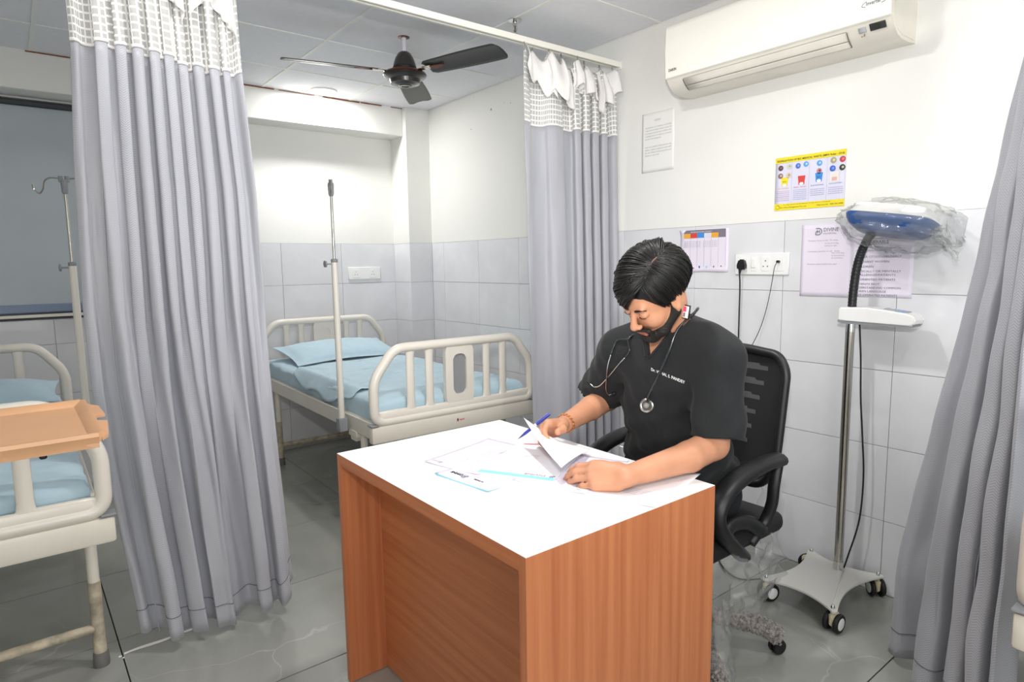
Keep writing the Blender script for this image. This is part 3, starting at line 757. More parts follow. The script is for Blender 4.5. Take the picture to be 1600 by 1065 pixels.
def make_bed(label, loc, rz):
    t = thing('hospital_bed', label, 'bed', loc, rz)
    for nm, y, z1 in (('footboard', 0.023, 0), ('headboard', BL - .023, 1)):
        bt, cp, b = board(t, y, nm, 0); 
        if z1: bmesh.ops.scale(b, vec=(1, 2.3, 1), space=Matrix.Translation((0, -y - .002, 0)), verts=b.verts)
        obj('panel_insert', b, M_creamp if z1 else M_panelgrey, bt, local=True, label=None if z1 else 'grey oval insert')
        b = bm_new(); box(b, (BW / 2, y + .002, .545), (BW, .046, .082), .010, seg=2); rl = obj('end_rail', b, M_cream, t, local=True)
        b = bm_new()
        for x in (.016, BW - .016):
            b = bm_new(); box(b, (x, y, .5925), (.040, .0475, .006), .001); obj('seam_strip', b, M_greyp, rl, local=True)
    for x in (.045, BW - .045):
        b = bm_new(); box(b, (x, BL / 2, .548), (.030, BL - .06, .082), .004); obj('side_rail', b, M_cream, t, local=True)
        b = bm_new(); box(b, (x, .30, .498), (.036, .10, .04), .006); prism(b, [(.25, .50), (.35, .50), (.33, .46), (.27, .46)], 0, x - .012, x + .012); obj('leg_bracket', b, M_cream, t, local=True)
    b = bm_new(); box(b, (BW / 2, BL / 2, .578), (BW - .10, BL - .10, .014)); obj('deck', b, M_cream, t, local=True, smooth=False)
    for y in (.235, BL - .26):
        for x in (.06, BW - .06):
            b = bm_new(); tube(b, [(x, y, .10 if True else 0), (x, y, .54)], .0175, 14); lg = obj('leg', b, M_cream, t, local=True)
            b = bm_new(); tube(b, [(x, y, .03), (x, y, .30)], .0192, 14); obj('worn_sleeve', b, M_rust, lg, local=True)
            b = bm_new(); lathe(b, [(.024, 0.0), (.025, .01), (.023, .045), (.0195, .05)], (x, y, 0), 16); obj('rubber_foot', b, mat('grey_rubber', '#6c6a68', .7), lg, local=True)
        b = bm_new(); tube(b, [(.07, y, .135), (BW - .07, y, .135)], .016, 12); obj('crossbar', b, M_rust, t, local=True)
    return t
def add_decal(t, txt):
    b = None
    text(t, txt, (0.46, -.0015, .553), (1, 0, 0), (0, 0, 1), .016, M_red, lift=.0003)
bed2 = make_bed('cream enamelled hospital bed in the middle distance behind the desk', (1.262, 2.655, 0), math.radians(-1.0))
bed1 = make_bed('cream enamelled hospital bed cut off by the left edge of the photo', (-.785, 2.235, 0), math.radians(-.7))
bed3 = make_bed('hospital bed of which only one cream corner post shows at the lower right edge', (1.612 + BW, .345, 0), math.radians(180))
# little maker's mark on the middle bed's end rail
Wd = world_of(bed2)
def bedp(x, y, z): return Wd @ Vector((x, y, z))
b = bm_new(); prism(b, [(.462, .545), (.469, .547), (.470, .556), (.466, .562), (.461, .556)], 1, -.0020, -.0004); o = obj('maker_logo', b, mat('dark_red_ink', '#7c2f3f', .6), bed2, local=True, smooth=False)
tx = text(bed2, 'magic', bedp(.476, -.0006, .549), Wd.to_3x3() @ Vector((1, 0, 0)), (0, 0, 1), .013, M_red, bold=.0004)

def mattress(bed, label, seed, drape):
    t = thing('mattress', label, 'mattress', world_of(bed) @ Vector((BW / 2, BL / 2, .586)), bed.rotation_euler[2])
    wx, wy, h = .43, .885, .115
    b = bm_new(); nu, nv = 70, 120
    def f(u, v):
        # superellipse-ish rounded slab unwrapped: u across (over the top from bottom-left to bottom-right)
        s = u * 2 - 1; x = wx * max(-1, min(1, s * 1.28)); z = h
        if abs(s) > .78:
            k = (abs(s) - .78) / .22; x = math.copysign(wx + .006 * math.sin(k * PI), s); z = h * (1 - k)
            z = max(z, 0)
        y = (v * 2 - 1); yy = wy * max(-1, min(1, y * 1.10))
        if abs(y) > .909: kk = (abs(y) - .909) / .091; z = min(z, h * (1 - kk)); yy = math.copysign(wy + .005 * math.sin(kk * PI), y)
        e = min(1, (1 - abs(s) / .78) * 8 if abs(s) < .78 else 0); e2 = min(1, (1 - abs(y) / .909) * 10 if abs(y) < .909 else 0)
        nn = noise.noise(Vector((x * 4 + seed, yy * 3, 0))) * .012 + noise.noise(Vector((x * 10 + yy * 6, yy * 16 - x * 5, seed))) * .0065
        r_ = .012 * (1 - min(e, e2)) if z > .1 else 0
        return Vector((x + (.004 * noise.noise(Vector((yy * 12, z * 20, seed))) if abs(s) > .7 else 0), yy, z - r_ + nn * (z / h)))
    grid(b, f, nu, nv); o = obj('sheeted_mattress', b, M_sheet, t, local=True, smooth=True)
    # loose sheet edge bulging over the side
    b = bm_new(); y0, y1 = drape
    def g(u, v):
        yy = y0 + (y1 - y0) * v; bul = math.sin(PI * v) ** .6
        x = -wx + .10 - u * .115 - .012 * math.sin(PI * u) - .012 * bul * u; z = h + .010 * math.sin(PI * u * .9) + .006 - max(0, u - .55) / .45 * (.03 + .085 * bul * (.75 + .25 * math.sin(v * 14 + seed)))
        z += .005 * noise.noise(Vector((u * 6, yy * 14, seed))); return Vector((x, yy, z))
    grid(b, g, 16, 60); o = obj('loose_sheet_edge', b, M_sheet, t, local=True, smooth=True); solid(o, .003)
    for (ya, amp_, sl) in ((-.30, .014, .35), (.05, .012, -.5), (.32, .012, .25), (-.62, .010, -.2)):
        b = bm_new(); pts = [(-.36 + .5 * k / 10, ya + sl * (k / 10 - .5) * .5 + .02 * math.sin(k * .7 + seed), h - .006 + .002 * math.sin(k)) for k in range(11)]
        tube(b, smooth_path(pts, 3), [.001 + amp_ * .75 * math.sin(PI * i / 30) for i in range(31)], 8); obj('crease', b, M_sheet, t, local=True, smooth=True)
    return t
mattress(bed2, 'mattress in light blue wrinkled sheet on the bed behind the desk', 3.0, (-.62, .28))
mattress(bed1, 'mattress in light blue sheet on the left bed under the peach tray', 8.0, (-.8, -.2))
mattress(bed3, 'mattress on the bed outside the right edge of the photo', 5.0, (-.8, -.2))
def pillow(label, loc, rz, tilt, seed, size=(.33, .20, .055)):
    t = thing('pillow', label, 'pillow', loc, rz); b = bm_new(); a, c, h = size
    R = Matrix.Rotation(tilt, 3, 'X')
    for sgn in (1, -1):
        def f(u, v):
            x, y = 2 * u - 1, 2 * v - 1
            px = a * x * (1 - .06 * (1 - y * y) * 1) * (1.0); py = c * y * (1 - .08 * (1 - x * x))
            e = max(0, (1 - abs(x / .93) ** 2.6)) * max(0, (1 - abs(y / .90) ** 2.6)); hh = h * e ** .5 * (1 if sgn > 0 else .35)
            hh += .006 * e ** .3 * noise.noise(Vector((px * 14 + seed, py * 14, sgn)))
            return R @ Vector((px, py, sgn * hh + .0015 * sgn + .006 * math.sin(3 * x + seed) * (1 - e)))
        grid(b, f, 44, 32)
    bmesh.ops.recalc_face_normals(b, faces=b.faces); obj('pillow_case', b, M_sheet, t, local=True, smooth=True); return t
pillow('flat light blue pillow against the headboard of the bed behind the desk', (1.78, 4.19, .752), math.radians(4), math.radians(12), 2, (.40, .20, .055))
pillow('light blue pillow on the left bed beyond the peach tray', (-.17, 3.72, .765), math.radians(-3), math.radians(5), 7, (.32, .21, .060))

def iv_pole(label, x, y, hooks):
    t = thing('iv_pole', label, 'iv pole', (x, y, .50))
    b = bm_new(); tube(b, [(x, y, .53), (x, y, 1.355)], .0155, 14); obj('lower_tube', b, M_creamp, t)
    b = bm_new(); lathe(b, [(.0155, 1.352), (.0165, 1.354), (.0165, 1.366), (.012, 1.370)], (x, y, 0), 14); obj('collar', b, M_greyp, t)
    b = bm_new(); tube(b, [(x, y, 1.36), (x, y, 1.69)], .0065, 12); obj('upper_rod', b, M_steel, t)
    b = bm_new(); tube(b, [(x - .014, y, 1.345), (x - .045, y, 1.345)], .004, 8); lathe(b, [(.004, -.052), (.017, -.050), (.017, -.043), (.006, -.040)], (x, y, 1.345), 10, 'X'); obj('clamp_knob', b, M_greyp, t)
    b = bm_new(); box(b, (x, y, .54), (.045, .045, .07), .004); obj('socket_bracket', b, M_greyp, t)
    b = bm_new(); lathe(b, [(.010, 1.67), (.013, 1.68), (.015, 1.725), (.013, 1.733)], (x, y, 0), 12)
    a, c = hooks; d = Vector((a, c, 0)).normalized(); 
    for s in (-1, 1): 
        p = Vector((x, y, 1.740)) + d * s * .012; tube(b, [tuple(p - Vector((0, 0, .018))), tuple(p + Vector((0, 0, .008)))], .010, 8)
    obj('hook_head', b, M_greyp, t)
    for s in (-1, 1):
        P = [Vector((x, y, 1.737)) + d * s * k + Vector((0, 0, z)) for k, z in ((.01, .0), (.05, .002), (.072, -.012), (.080, -.045), (.095, -.066), (.114, -.052), (.118, -.028))]
        b = bm_new(); tube(b, smooth_path(P, 5), .0038, 8); obj('hook', b, M_steel, t)
    return t
iv_pole('cream and steel drip pole clamped to the middle bed behind the desk', 1.262, 3.0, (.39, .92))
iv_pole('drip pole with bent steel hook rising beside the left bed', .234, 3.5, (1, -.25))

# overbed tray table at the left edge
t = thing('overbed_table', 'peach laminate overbed tray table with chipped corner in front of the left bed', 'tray table', (-.45, 1.80, 0))
TX0, TX1, TY0, TY1, TZ = -.62, .122, 1.575, 2.00, .975
b = bm_new(); box(b, ((TX0 + TX1) / 2, (TY0 + TY1) / 2, TZ), (TX1 - TX0 - .02, TY1 - TY0 - .02, .012), .002); obj('tray_panel', b, M_tray, t)
def rim(name, a, b_, inn):
    bm = bm_new(); a, b_, inn = Vector(a), Vector(b_), Vector(inn); n = 12
    prof = [(0, -.012), (.012, -.006), (.004, .006), (-.014, .020), (-.022, .020), (-.024, .012), (-.012, -.004), (-.010, -.014)]
    rings = []
    for i in range(n + 1):
        p = a.lerp(b_, i / n); rings.append([bm.verts.new(p + inn * u + Vector((0, 0, z))) for u, z in prof])
    for A, B in zip(rings, rings[1:]):
        for k in range(len(prof)): bm.faces.new((A[k], A[(k + 1) % len(prof)], B[(k + 1) % len(prof)], B[k]))
    bm.faces.new(rings[0]); bm.faces.new(list(reversed(rings[-1]))); bmesh.ops.recalc_face_normals(bm, faces=bm.faces)
    return obj(name, bm, M_tray, t)
rim('rim', (TX0, TY0 + .012, TZ), (TX1, TY0 + .012, TZ), (0, 1, 0)); rim('rim', (TX0, TY1 - .012, TZ), (TX1, TY1 - .012, TZ), (0, -1, 0))
rim('rim', (TX1 - .012, TY0, TZ), (TX1 - .012, TY1, TZ), (-1, 0, 0)); rim('rim', (TX0 + .012, TY0, TZ), (TX0 + .012, TY1, TZ), (1, 0, 0))
b = bm_new(); prism(b, [(TX1 + .006, TY0 - .010), (TX1 + .020, TY0 + .02), (TX1 + .034, TY0 + .17), (TX1 + .012, TY0 + .19), (TX1 + .010, TY0 + .10)], 2, TZ + .002, TZ + .008); prism(b, [(TX1 + .010, TY0 + .23), (TX1 + .036, TY0 + .24), (TX1 + .034, TY1 - .06), (TX1 + .010, TY1 - .01)], 2, TZ + .004, TZ + .010)
obj('chipped_edge', b, M_tray, t, smooth=False, label='broken strip of the tray edge')
b = bm_new(); box(b, (-.30, 1.66, TZ - .022), (.64, .03, .018), .003); box(b, (-.30, 1.90, TZ - .022), (.64, .03, .018), .003); obj('bracket', b, M_greyp, t)
b = bm_new(); box(b, (.026, 1.66, TZ - .024), (.014, .034, .026), .003); obj('end_cap', b, M_blackr, t)
b = bm_new(); box(b, (-.55, 1.78, .50), (.05, .07, .92), .006); obj('column', b, M_creamp, t)
b = bm_new()
for y in (1.60, 1.96): box(b, (-.40, y, .06), (.62, .04, .03), .006)
box(b, (-.68, 1.78, .06), (.05, .36, .03), .006); bs = obj('base_frame', b, M_creamp, t)
for (x, y) in ((-.68, 1.60), (-.68, 1.96), (-.12, 1.60), (-.12, 1.96)):
    b = bm_new(); lathe(b, [(.008, -.012), (.024, -.012), (.026, 0), (.024, .012), (.008, .012)], (x, y, .026), 16, 'Y'); obj('caster', b, M_blackr, t)

# ================================================================== DESK
X0, X1, Y0, Y1, ZT = .755, 1.392, .925, 1.847, .758
desk = thing('desk', 'orange wood doctor\'s desk with white laminate top in the foreground', 'desk', ((X0 + X1) / 2, (Y0 + Y1) / 2, 0))
b = bm_new(); box(b, ((X0 + X1) / 2, (Y0 + Y1) / 2, ZT - .0185), (X1 - X0, Y1 - Y0 - .0465, .035), .0004); obj('desk_top', b, M_woodh, desk, smooth=False)
b = bm_new(); box(b, ((X0 + X1) / 2, (Y0 + Y1) / 2, ZT - .0005), (X1 - X0 - .001, Y1 - Y0 - .001, .0012)); obj('white_laminate', b, mat('white_laminate', '#f7f6f8', .30), desk, smooth=False)
for yc in (Y0 + .0115, Y1 - .0115):
    b = bm_new(); box(b, ((X0 + X1) / 2, yc, ZT / 2 + .0005), (X1 - X0, .023, ZT - .003), .0004); obj('side_panel', b, M_woodv, desk, smooth=False)
b = bm_new(); box(b, (X0 + .139, (Y0 + Y1) / 2, .362), (.018, Y1 - Y0 - .047, .715), .0006); obj('front_panel', b, M_woodh, desk, smooth=False)
b = bm_new(); box(b, (1.14, Y0 + .20, .60), (.40, .34, .20), .001); obj('drawer_box', b, M_woodv, desk, smooth=False)
for k in range(2):
    b = bm_new(); box(b, (1.345, Y0 + .20, .655 - .10 * k), (.016, .33, .092), .001); dr = obj('drawer', b, M_woodv, desk, smooth=False)
    b = bm_new(); tube(b, [(1.357, Y0 + .15, .655 - .1 * k), (1.366, Y0 + .155, .655 - .1 * k), (1.366, Y0 + .245, .655 - .1 * k), (1.357, Y0 + .25, .655 - .1 * k)], .004, 8); obj('handle', b, M_steel, dr)

# ---- papers on the desk
def sheet(name, label, cat, c, rz, w_, h_, z, m=M_paper, curl=.003, group=None, thick=.0004):
    """w_ = side towards the reader's left-right (+Y for the doctor), h_ along -X"""
    t = thing(name, label, cat, (c[0], c[1], z), rz, group); b = bm_new()
    grid(b, lambda u, v: Vector(((u - .5) * h_, (v - .5) * w_, curl * (abs(2 * u - 1) ** 4 * abs(2 * v - 1) ** 3) + .0004)), 16, 12); o = obj('leaf', b, m, t, local=True, smooth=True); solid(o, thick)
    return t
def on_sheet(t, txt, x, y, size, m, fit=None, **k):
    W = world_of(t); R = W.to_3x3(); return text(t, txt, W @ Vector((x, y, .0012)), R @ Vector((0, 1, 0)), R @ Vector((-1, 0, 0)), size, m, fit=fit, **k)
def logo(t, P, r, u, s, m):
    """plain D-shaped hospital emblem: D outline with a bar"""
    r, u = Vector(r).normalized(), Vector(u).normalized(); n = r.cross(u); b = bm_new()
    def pt(x, y): return Vector(P) + r * x * s + u * y * s + n * .0007
    def stroke(pts, w_):
        for (a, c) in zip(pts, pts[1:]):
            a, c = Vector(a), Vector(c); d = (c - a).normalized(); q = Vector((-d.y, d.x)) * w_ / 2
            b.faces.new([b.verts.new(pt(*(p))) for p in (a - q, c - q, c + q, a + q)])
    arc = [(.45 + .5 * math.cos(a), .5 + .5 * math.sin(a)) for a in [PI / 2 - PI * k / 12 for k in range(13)]]
    stroke([(0, 1), (.45, 1)], .13); stroke(arc, .13); stroke([(.45, 0), (0, 0), ], .13); stroke([(0, 0), (0, .42)], .13); stroke([(.25, .25), (.25, .8)], .12); stroke([(.0, .5), (.6, .5)], .12); stroke([(.6, .25), (.6, .75)], .10)
    return obj('emblem', b, m, t, smooth=False)
def letterhead(t, x, ysz, m=M_ink, m2=M_ink, dy=.040):
    W = world_of(t); R = W.to_3x3(); ry_, ux = R @ Vector((0, 1, 0)), R @ Vector((-1, 0, 0))
    logo(t, W @ Vector((x, -.022 + dy, .0006)), ry_, ux, .017, m)
    on_sheet(t, 'DIVINE', x, -.002 + dy, .015, m2, fit=.046, bold=.0006); on_sheet(t, 'HOSPITAL', x + .007, .004 + dy, .005, m2, fit=.034)
s1 = sheet('prescription_sheet', 'white letterhead sheet nearest the left front edge of the desk', 'paper', (1.048, 1.392), math.radians(8), .215, .297, ZT + .0006, M_lilac)
letterhead(s1, -.105, 1); on_sheet(s1, 'Dr. Consultant', -.108, -.045, .009, M_ink, fit=.036, bold=.0005)
s1b = sheet('prescription_sheet', 'lower letterhead sheet peeking out with a cyan edge at the desk front', 'paper', (1.043, 1.3915), math.radians(8), .213, .298, ZT + .0002, M_cyan)
s2 = sheet('form_sheet', 'pale printed form lying behind the letterhead sheet', 'paper', (1.085, 1.525), math.radians(14), .21, .297, ZT + .0012, M_lilac)
logo(s2, world_of(s2) @ Vector((-.12, .055, .0006)), world_of(s2).to_3x3() @ Vector((0, 1, 0)), world_of(s2).to_3x3() @ Vector((-1, 0, 0)), .012, M_inkg)
on_sheet(s2, 'DIVINE', -.12, .070, .009, M_inkg, fit=.022)
for k in range(3): on_sheet(s2, 'patient name          age          sex', -.08 + .012 * k, -.09, .007, M_inkl, fit=.16)
for k in range(9): on_sheet(s2, 'clinical notes and advice for the patient', -.01 + .008 * k, -.085, .006, M_inkl, fit=.10)
# booklet being written on
s3 = thing('prescription_booklet', 'open prescription booklet with cyan band under the writing hand', 'booklet', (1.16, 1.38, ZT + .001), math.radians(29))
b = bm_new(); box(b, (0, 0, .002), (.297, .222, .0035), .0005); obj('page_block', b, M_paper, s3, local=True, smooth=False)
b = bm_new(); box(b, (-.137, 0, .0040), (.021, .222, .0008)); obj('cyan_band', b, M_cyan, s3, local=True, smooth=False)
W3 = world_of(s3)
def on3(txt, x, y, size, m, fit=None): return text(s3, txt, W3 @ Vector((x, y, .0042)), W3.to_3x3() @ Vector((0, 1, 0)), W3.to_3x3() @ Vector((-1, 0, 0)), size, m, fit=fit)
logo(s3, W3 @ Vector((-.112, -.105, .0042)), W3.to_3x3() @ Vector((0, 1, 0)), W3.to_3x3() @ Vector((-1, 0, 0)), .014, M_navy)
on3('DIVINE', -.112, -.080, .017, mat('maroon_ink', '#8b3248', .8), .062); on3('HOSPITAL', -.104, -.070, .006, M_navy, .045)
on3('24 hours emergency services', -.120, .015, .006, M_navy, .075)
b = bm_new()
for (r0, a0, a1, m_) in ((.045, -.3, 2.4, 0),):
    pts = [(.0 + r0 * math.cos(a0 + (a1 - a0) * k / 16) , .01 + r0 * math.sin(a0 + (a1 - a0) * k / 16)) for k in range(17)]
    for (a, c) in zip(pts, pts[1:]):
        a, c = Vector(a), Vector(c); d = (c - a).normalized(); q = Vector((-d.y, d.x)) * .006
        b.faces.new([b.verts.new(W3 @ Vector((p.x, p.y, .0043))) for p in (a - q, c - q, c + q, a + q)])
obj('watermark', b, mat('pale_blue_watermark', '#dfe3f4', .8), s3, smooth=False)
b = bm_new(); pts = [(-.025, .030), (-.005, .022), (.02, -.01), (.035, .0), (.04, .02), (.02, .035)]
b.faces.new([b.verts.new(W3 @ Vector((x, y, .00435))) for x, y in pts]); obj('watermark', b, mat('pale_pink_watermark', '#f6dfe0', .8), s3, smooth=False)
b = bm_new(); tube(b, [(1.245, 1.527, ZT + .006), (1.300, 1.475, ZT + .006)], .0012, 6); o = obj('red_page_marker', b, M_red); tag(o, 'thin red page edge beside the pen tip', 'page marker')
s4 = sheet('report_sheet', 'white report sheet under the left forearm at the desk edge', 'paper', (1.262, 1.065), math.radians(14), .215, .290, ZT + .0006, M_paper)
for k in range(4): on_sheet(s4, 'haemoglobin   platelets   leucocytes', -.09 + .012 * k, -.09, .006, M_inkl, fit=.14)
on_sheet(s4, 'end', -.10, -.10, .007, M_inkg)
s5 = sheet('report_sheet', 'second white sheet beneath the booklet toward the left hand', 'paper', (1.190, 1.245), math.radians(20), .215, .297, ZT + .0002, M_lilac)
# lifted page: curls up between the pen and the left hand
A, B_, C_, D_ = Vector((1.225, 1.503, .858)), Vector((1.088, 1.182, .806)), Vector((1.335, 1.318, .776)), Vector((1.300, 1.440, .782))
t = thing('lifted_page', 'white page lifted and curled between the left hand and the pen', 'paper', (1.22, 1.36, ZT + .006))
b = bm_new()
def lp(u, v):
    p = A.lerp(B_, u).lerp(D_.lerp(C_, u), v); return p + Vector((-.02, -.015, .012)) * math.sin(PI * v) * (1 - .3 * u) + Vector((0, 0, -.010)) * math.sin(PI * u) * (1 - v)
grid(b, lp, 24, 20); o = obj('leaf', b, M_paper, t, smooth=True); solid(o, .0004)
b = bm_new()
def lpl(u, v): p = lp(.12 + .7 * u, .90 + .05 * v); n = (lp(.5, .92) - lp(.4, .92)).cross(lp(.5, .95) - lp(.5, .9)).normalized(); return p - n * .0012 * (1 if n.x > 0 else -1)
grid(b, lpl, 30, 1); obj('blue_print_line', b, M_navy, t, smooth=True)
# pen
t = thing('ballpoint_pen', 'blue ballpoint pen held in the right hand over the booklet', 'pen', (1.241, 1.550, .775))
pa, pb_ = Vector((1.238, 1.548, .777)), Vector((1.318, 1.485, .858)); d = (pb_ - pa).normalized()
b = bm_new(); tube(b, [pa + d * .012, pa + d * .030, pa + d * .070], [.0025, .0048, .0050], 12); obj('grip', b, M_pen, t)
b = bm_new(); tube(b, [pa, pa + d * .013], [.0006, .0026], 10); obj('tip', b, mat('dark_metal', '#4b4e66', .3, metal=.6), t)
b = bm_new(); tube(b, [pa + d * .070, pa + d * .076], .0052, 12); obj('white_ring', b, M_white, t)
b = bm_new(); tube(b, [pa + d * .076, pa + d * .124, pa + d * .131], [.0054, .0056, .0044], 12); obj('cap', b, M_pen, t)
sd = d.cross(Vector((0, 0, 1))).normalized(); up_ = sd.cross(d)
b = bm_new(); tube(b, [pa + d * .082 - sd * .007, pa + d * .125 - sd * .008, pa + d * .127 - sd * .003], .0012, 6); obj('clip', b, M_pen, t)
for s_ in (-1,):
    text(t, 'ball pen', pa + d * .080 + (-_f * .0).to_3d() + (up_ - sd).normalized() * .0056 - up_ * .001, d, up_ + sd * .6, .0058, M_white, fit=.035)

# ================================================================== THINGS ON THE RIGHT WALL
XW = XR
rgt, upv = (0, -1, 0), (0, 0, 1)
# ---- split air conditioner
ac = thing('air_conditioner', 'cream split air conditioner high on the right wall', 'air conditioner', (2.55, 1.45, 2.09))
AY0, AY1 = .977, 1.923
prof = [(XW, 2.385), (2.475, 2.385), (2.440, 2.378), (2.430, 2.360), (2.426, 2.27), (2.430, 2.160), (2.436, 2.150), (2.452, 2.128), (2.482, 2.104), (2.520, 2.095), (2.575, 2.094), (XW, 2.100)]
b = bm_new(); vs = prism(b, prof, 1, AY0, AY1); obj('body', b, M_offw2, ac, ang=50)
b = bm_new(); fp = [(2.470, 2.3875), (2.442, 2.3865), (2.4285, 2.379), (2.4235, 2.36), (2.4195, 2.27), (2.4235, 2.157), (2.430, 2.153), (2.4345, 2.158), (2.430, 2.27), (2.433, 2.36), (2.445, 2.376)]
prism(b, fp, 1, AY0 + .001, AY1 - .001); obj('front_panel', b, M_offw, ac, ang=50)
for y in (AY0 - .0005, AY1 + .0005):
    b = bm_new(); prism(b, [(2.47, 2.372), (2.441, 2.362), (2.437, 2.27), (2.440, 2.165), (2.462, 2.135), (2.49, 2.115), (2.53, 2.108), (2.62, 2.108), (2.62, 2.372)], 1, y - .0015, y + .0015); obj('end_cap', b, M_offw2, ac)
def acp(y, k):  # point on the lower curve k in 0..1
    P = [(2.4355, 2.1495), (2.4435, 2.1385), (2.4545, 2.1240), (2.468, 2.1125), (2.484, 2.1020), (2.502, 2.0975)]; i = min(len(P) - 2, int(k * (len(P) - 1))); f_ = k * (len(P) - 1) - i
    a, c = P[i], P[i + 1]; return (a[0] + (c[0] - a[0]) * f_, y, a[1] + (c[1] - a[1]) * f_)
dk = mat('dark_seam', '#5d5850', .7)
for (nm, k0, k1) in (('louver', .14, .52), ('louver', .56, .86)):
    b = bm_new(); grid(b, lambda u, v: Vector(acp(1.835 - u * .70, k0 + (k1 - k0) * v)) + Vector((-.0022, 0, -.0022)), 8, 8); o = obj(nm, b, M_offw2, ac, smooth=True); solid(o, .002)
for k in (.12, .54, .88):
    b = bm_new(); tube(b, [Vector(acp(1.84, k)) + Vector((-.0008, 0, -.0008)), Vector(acp(1.13, k)) + Vector((-.0008, 0, -.0008))], .0012 if k > .8 else .0008, 6); obj('seam', b, dk if k > .8 else mat('soft_seam', '#a39f98', .7), ac)
for y in (1.840, 1.130):
    b = bm_new(); tube(b, [Vector(acp(y, k / 6)) + Vector((-.0008, 0, -.0008)) for k in range(1, 6)], .0014, 6); obj('seam', b, dk, ac)
n_ac = Vector((-.78, 0, -.62)).normalized(); u_ac = Vector((-.62, 0, .78))
def ac_rect(y0, y1, k0, k1, m, nm): 
    b = bm_new(); grid(b, lambda u, v: Vector(acp(y0 + (y1 - y0) * u, k0 + (k1 - k0) * v)) + n_ac * .0022, 2, 6); o = obj(nm, b, m, ac, smooth=True); solid(o, .003)
ac_rect(1.052, 1.000, .05, .36, mat('dark_display', '#34342f', .3), 'display')
ac_rect(1.090, 1.066, .12, .34, mat('grey_sensor', '#b7b8bc', .4), 'sensor')
for (yy, kk) in ((1.076, .42), (1.078, .47), (1.086, .48)): ac_rect(yy, yy - .004, kk, kk + .03, mat('led_lens', '#8d8a5f', .3), 'indicator')
text(ac, 'Inverter', (2.4222, 1.060, 2.205), rgt, (-.02, 0, 1), .018, M_inkg, fit=.050, lift=.0012, bold=.0004)
for s_ in (1, -1):
    b = bm_new(); c0 = Vector((2.4215, 1.035 + s_ * .036, 2.2085)); tube(b, smooth_path([c0 + Vector((0, -s_ * .012, .010)), c0 + Vector((0, s_ * .0, .003)), c0 + Vector((0, s_ * .001, -.004)), c0 + Vector((0, -s_ * .010, -.007))], 4), .0012, 6); obj('logo_swoosh', b, M_inkg, ac)
text(ac, 'DAIKIN', (2.4232, 1.905, 2.182), rgt, (-.02, 0, 1), .016, M_ink, fit=.042, lift=.0012, bold=.0005)

# ---- papers taped on the wall
def wall_paper(name, label, cat, y0, y1, z0, z1, m, curl=.0, skew=0):
    t = thing(name, label, cat, (XW - .001, (y0 + y1) / 2, z0)); b = bm_new()
    def f(u, v):
        y = y1 + (y0 - y1) * u; z = z0 + (z1 - z0) * v + skew * (u - .5)
        return Vector((XW - .0008 - .0010 * math.sin(u * 5 + v * 3) ** 2 - curl * max(0, v - .9) * 10 * max(0, .15 - u) / .15 - .5 * curl * max(0, .12 - v) / .12 * (.4 + .6 * math.sin(u * 6) ** 2), y, z))
    grid(b, f, 14, 14); o = obj('sheet', b, m, t, smooth=True); solid(o, .0004)
    return t
XT = XW - .0028
def wt(t, s, y, z, size, m, fit=None, bold=0, slope=0, name='lettering'): return text(t, s, (XT, y, z), (0, -1, slope), upv, size, m, fit=fit, bold=bold, name=name)
def wrect(t, name, y1, y0, z0, z1, m, x=XT, sl=0):
    b = bm_new(); b.faces.new([b.verts.new(p) for p in ((x, y1, z0), (x, y0, z0 + sl), (x, y0, z1 + sl), (x, y1, z1))]); return obj(name, b, m, t, smooth=False)
p1 = wall_paper('faded_notice', 'faded white notice with grey typed lines under the left end of the air conditioner', 'notice', 2.034, 2.238, 1.788, 2.083, M_faint)
wt(p1, 'NOTICE', 2.155, 2.038, .013, M_inkl, .036)
for k, s_ in enumerate(('all patients and relatives are kindly', 'requested to keep silence inside the', 'emergency ward and to follow the', 'visiting hours strictly at all times', 'by order of the management')): wt(p1, s_, 2.215, 2.008 - .014 * k, .010, M_inkl, .165 if k < 4 else .10, slope=-.0)
for k, s_ in enumerate(('only one relative is allowed with the', 'patient  please cooperate with staff', 'for the safety of every patient and', 'thank you very much')): wt(p1, s_, 2.215, 1.912 - .014 * k, .010, M_inkl, .165 if k < 3 else .09)
p2 = wall_paper('segregation_chart', 'white chart with coloured header row taped behind the seated person\'s head', 'chart', 1.714, 1.985, 1.282, 1.484, M_lilac, .012)
wrect(p2, 'header_bar', 1.965, 1.730, 1.466, 1.482, mat('mauve_grey_print', '#7d7685', .7))
wt(p2, 'SEGREGATION CHART', 1.925, 1.470, .008, M_white, .12)
for k, m_ in enumerate((M_org, M_red, M_blu, M_pgrey, M_org, mat('mauve_grey_print', '#7d7685', .7))): wrect(p2, 'header_cell', 1.965 - .0392 * k, 1.965 - .0392 * (k + 1), 1.444, 1.466, m_)
for k in range(7): wrect(p2, 'rule', 1.965 - .0392 * k, 1.9645 - .0392 * k - .0006, 1.305, 1.444, M_inkl)
for k in range(4): wt(p2, 'gloves mask', 1.962, 1.425 - .008 * k, .006, M_inkl, .19)
for k, m_ in enumerate((M_navy, M_cyan, M_inkg, M_ink)): wrect(p2, 'pictogram', 1.875 - .040 * k, 1.868 - .040 * k, 1.298, 1.310, m_)
p3 = wall_paper('hospital_notice', 'lilac hospital letterhead notice left of the scale pole', 'notice', 1.164, 1.367, 1.180, 1.477, M_lilac, .002)
logo(p3, (XT, 1.308, 1.434), rgt, upv, .026, M_inkg)
wt(p3, 'DIVINE', 1.277, 1.446, .022, M_inkg, .060); wt(p3, 'HOSPITAL', 1.277, 1.435, .008, M_inkg, .054)
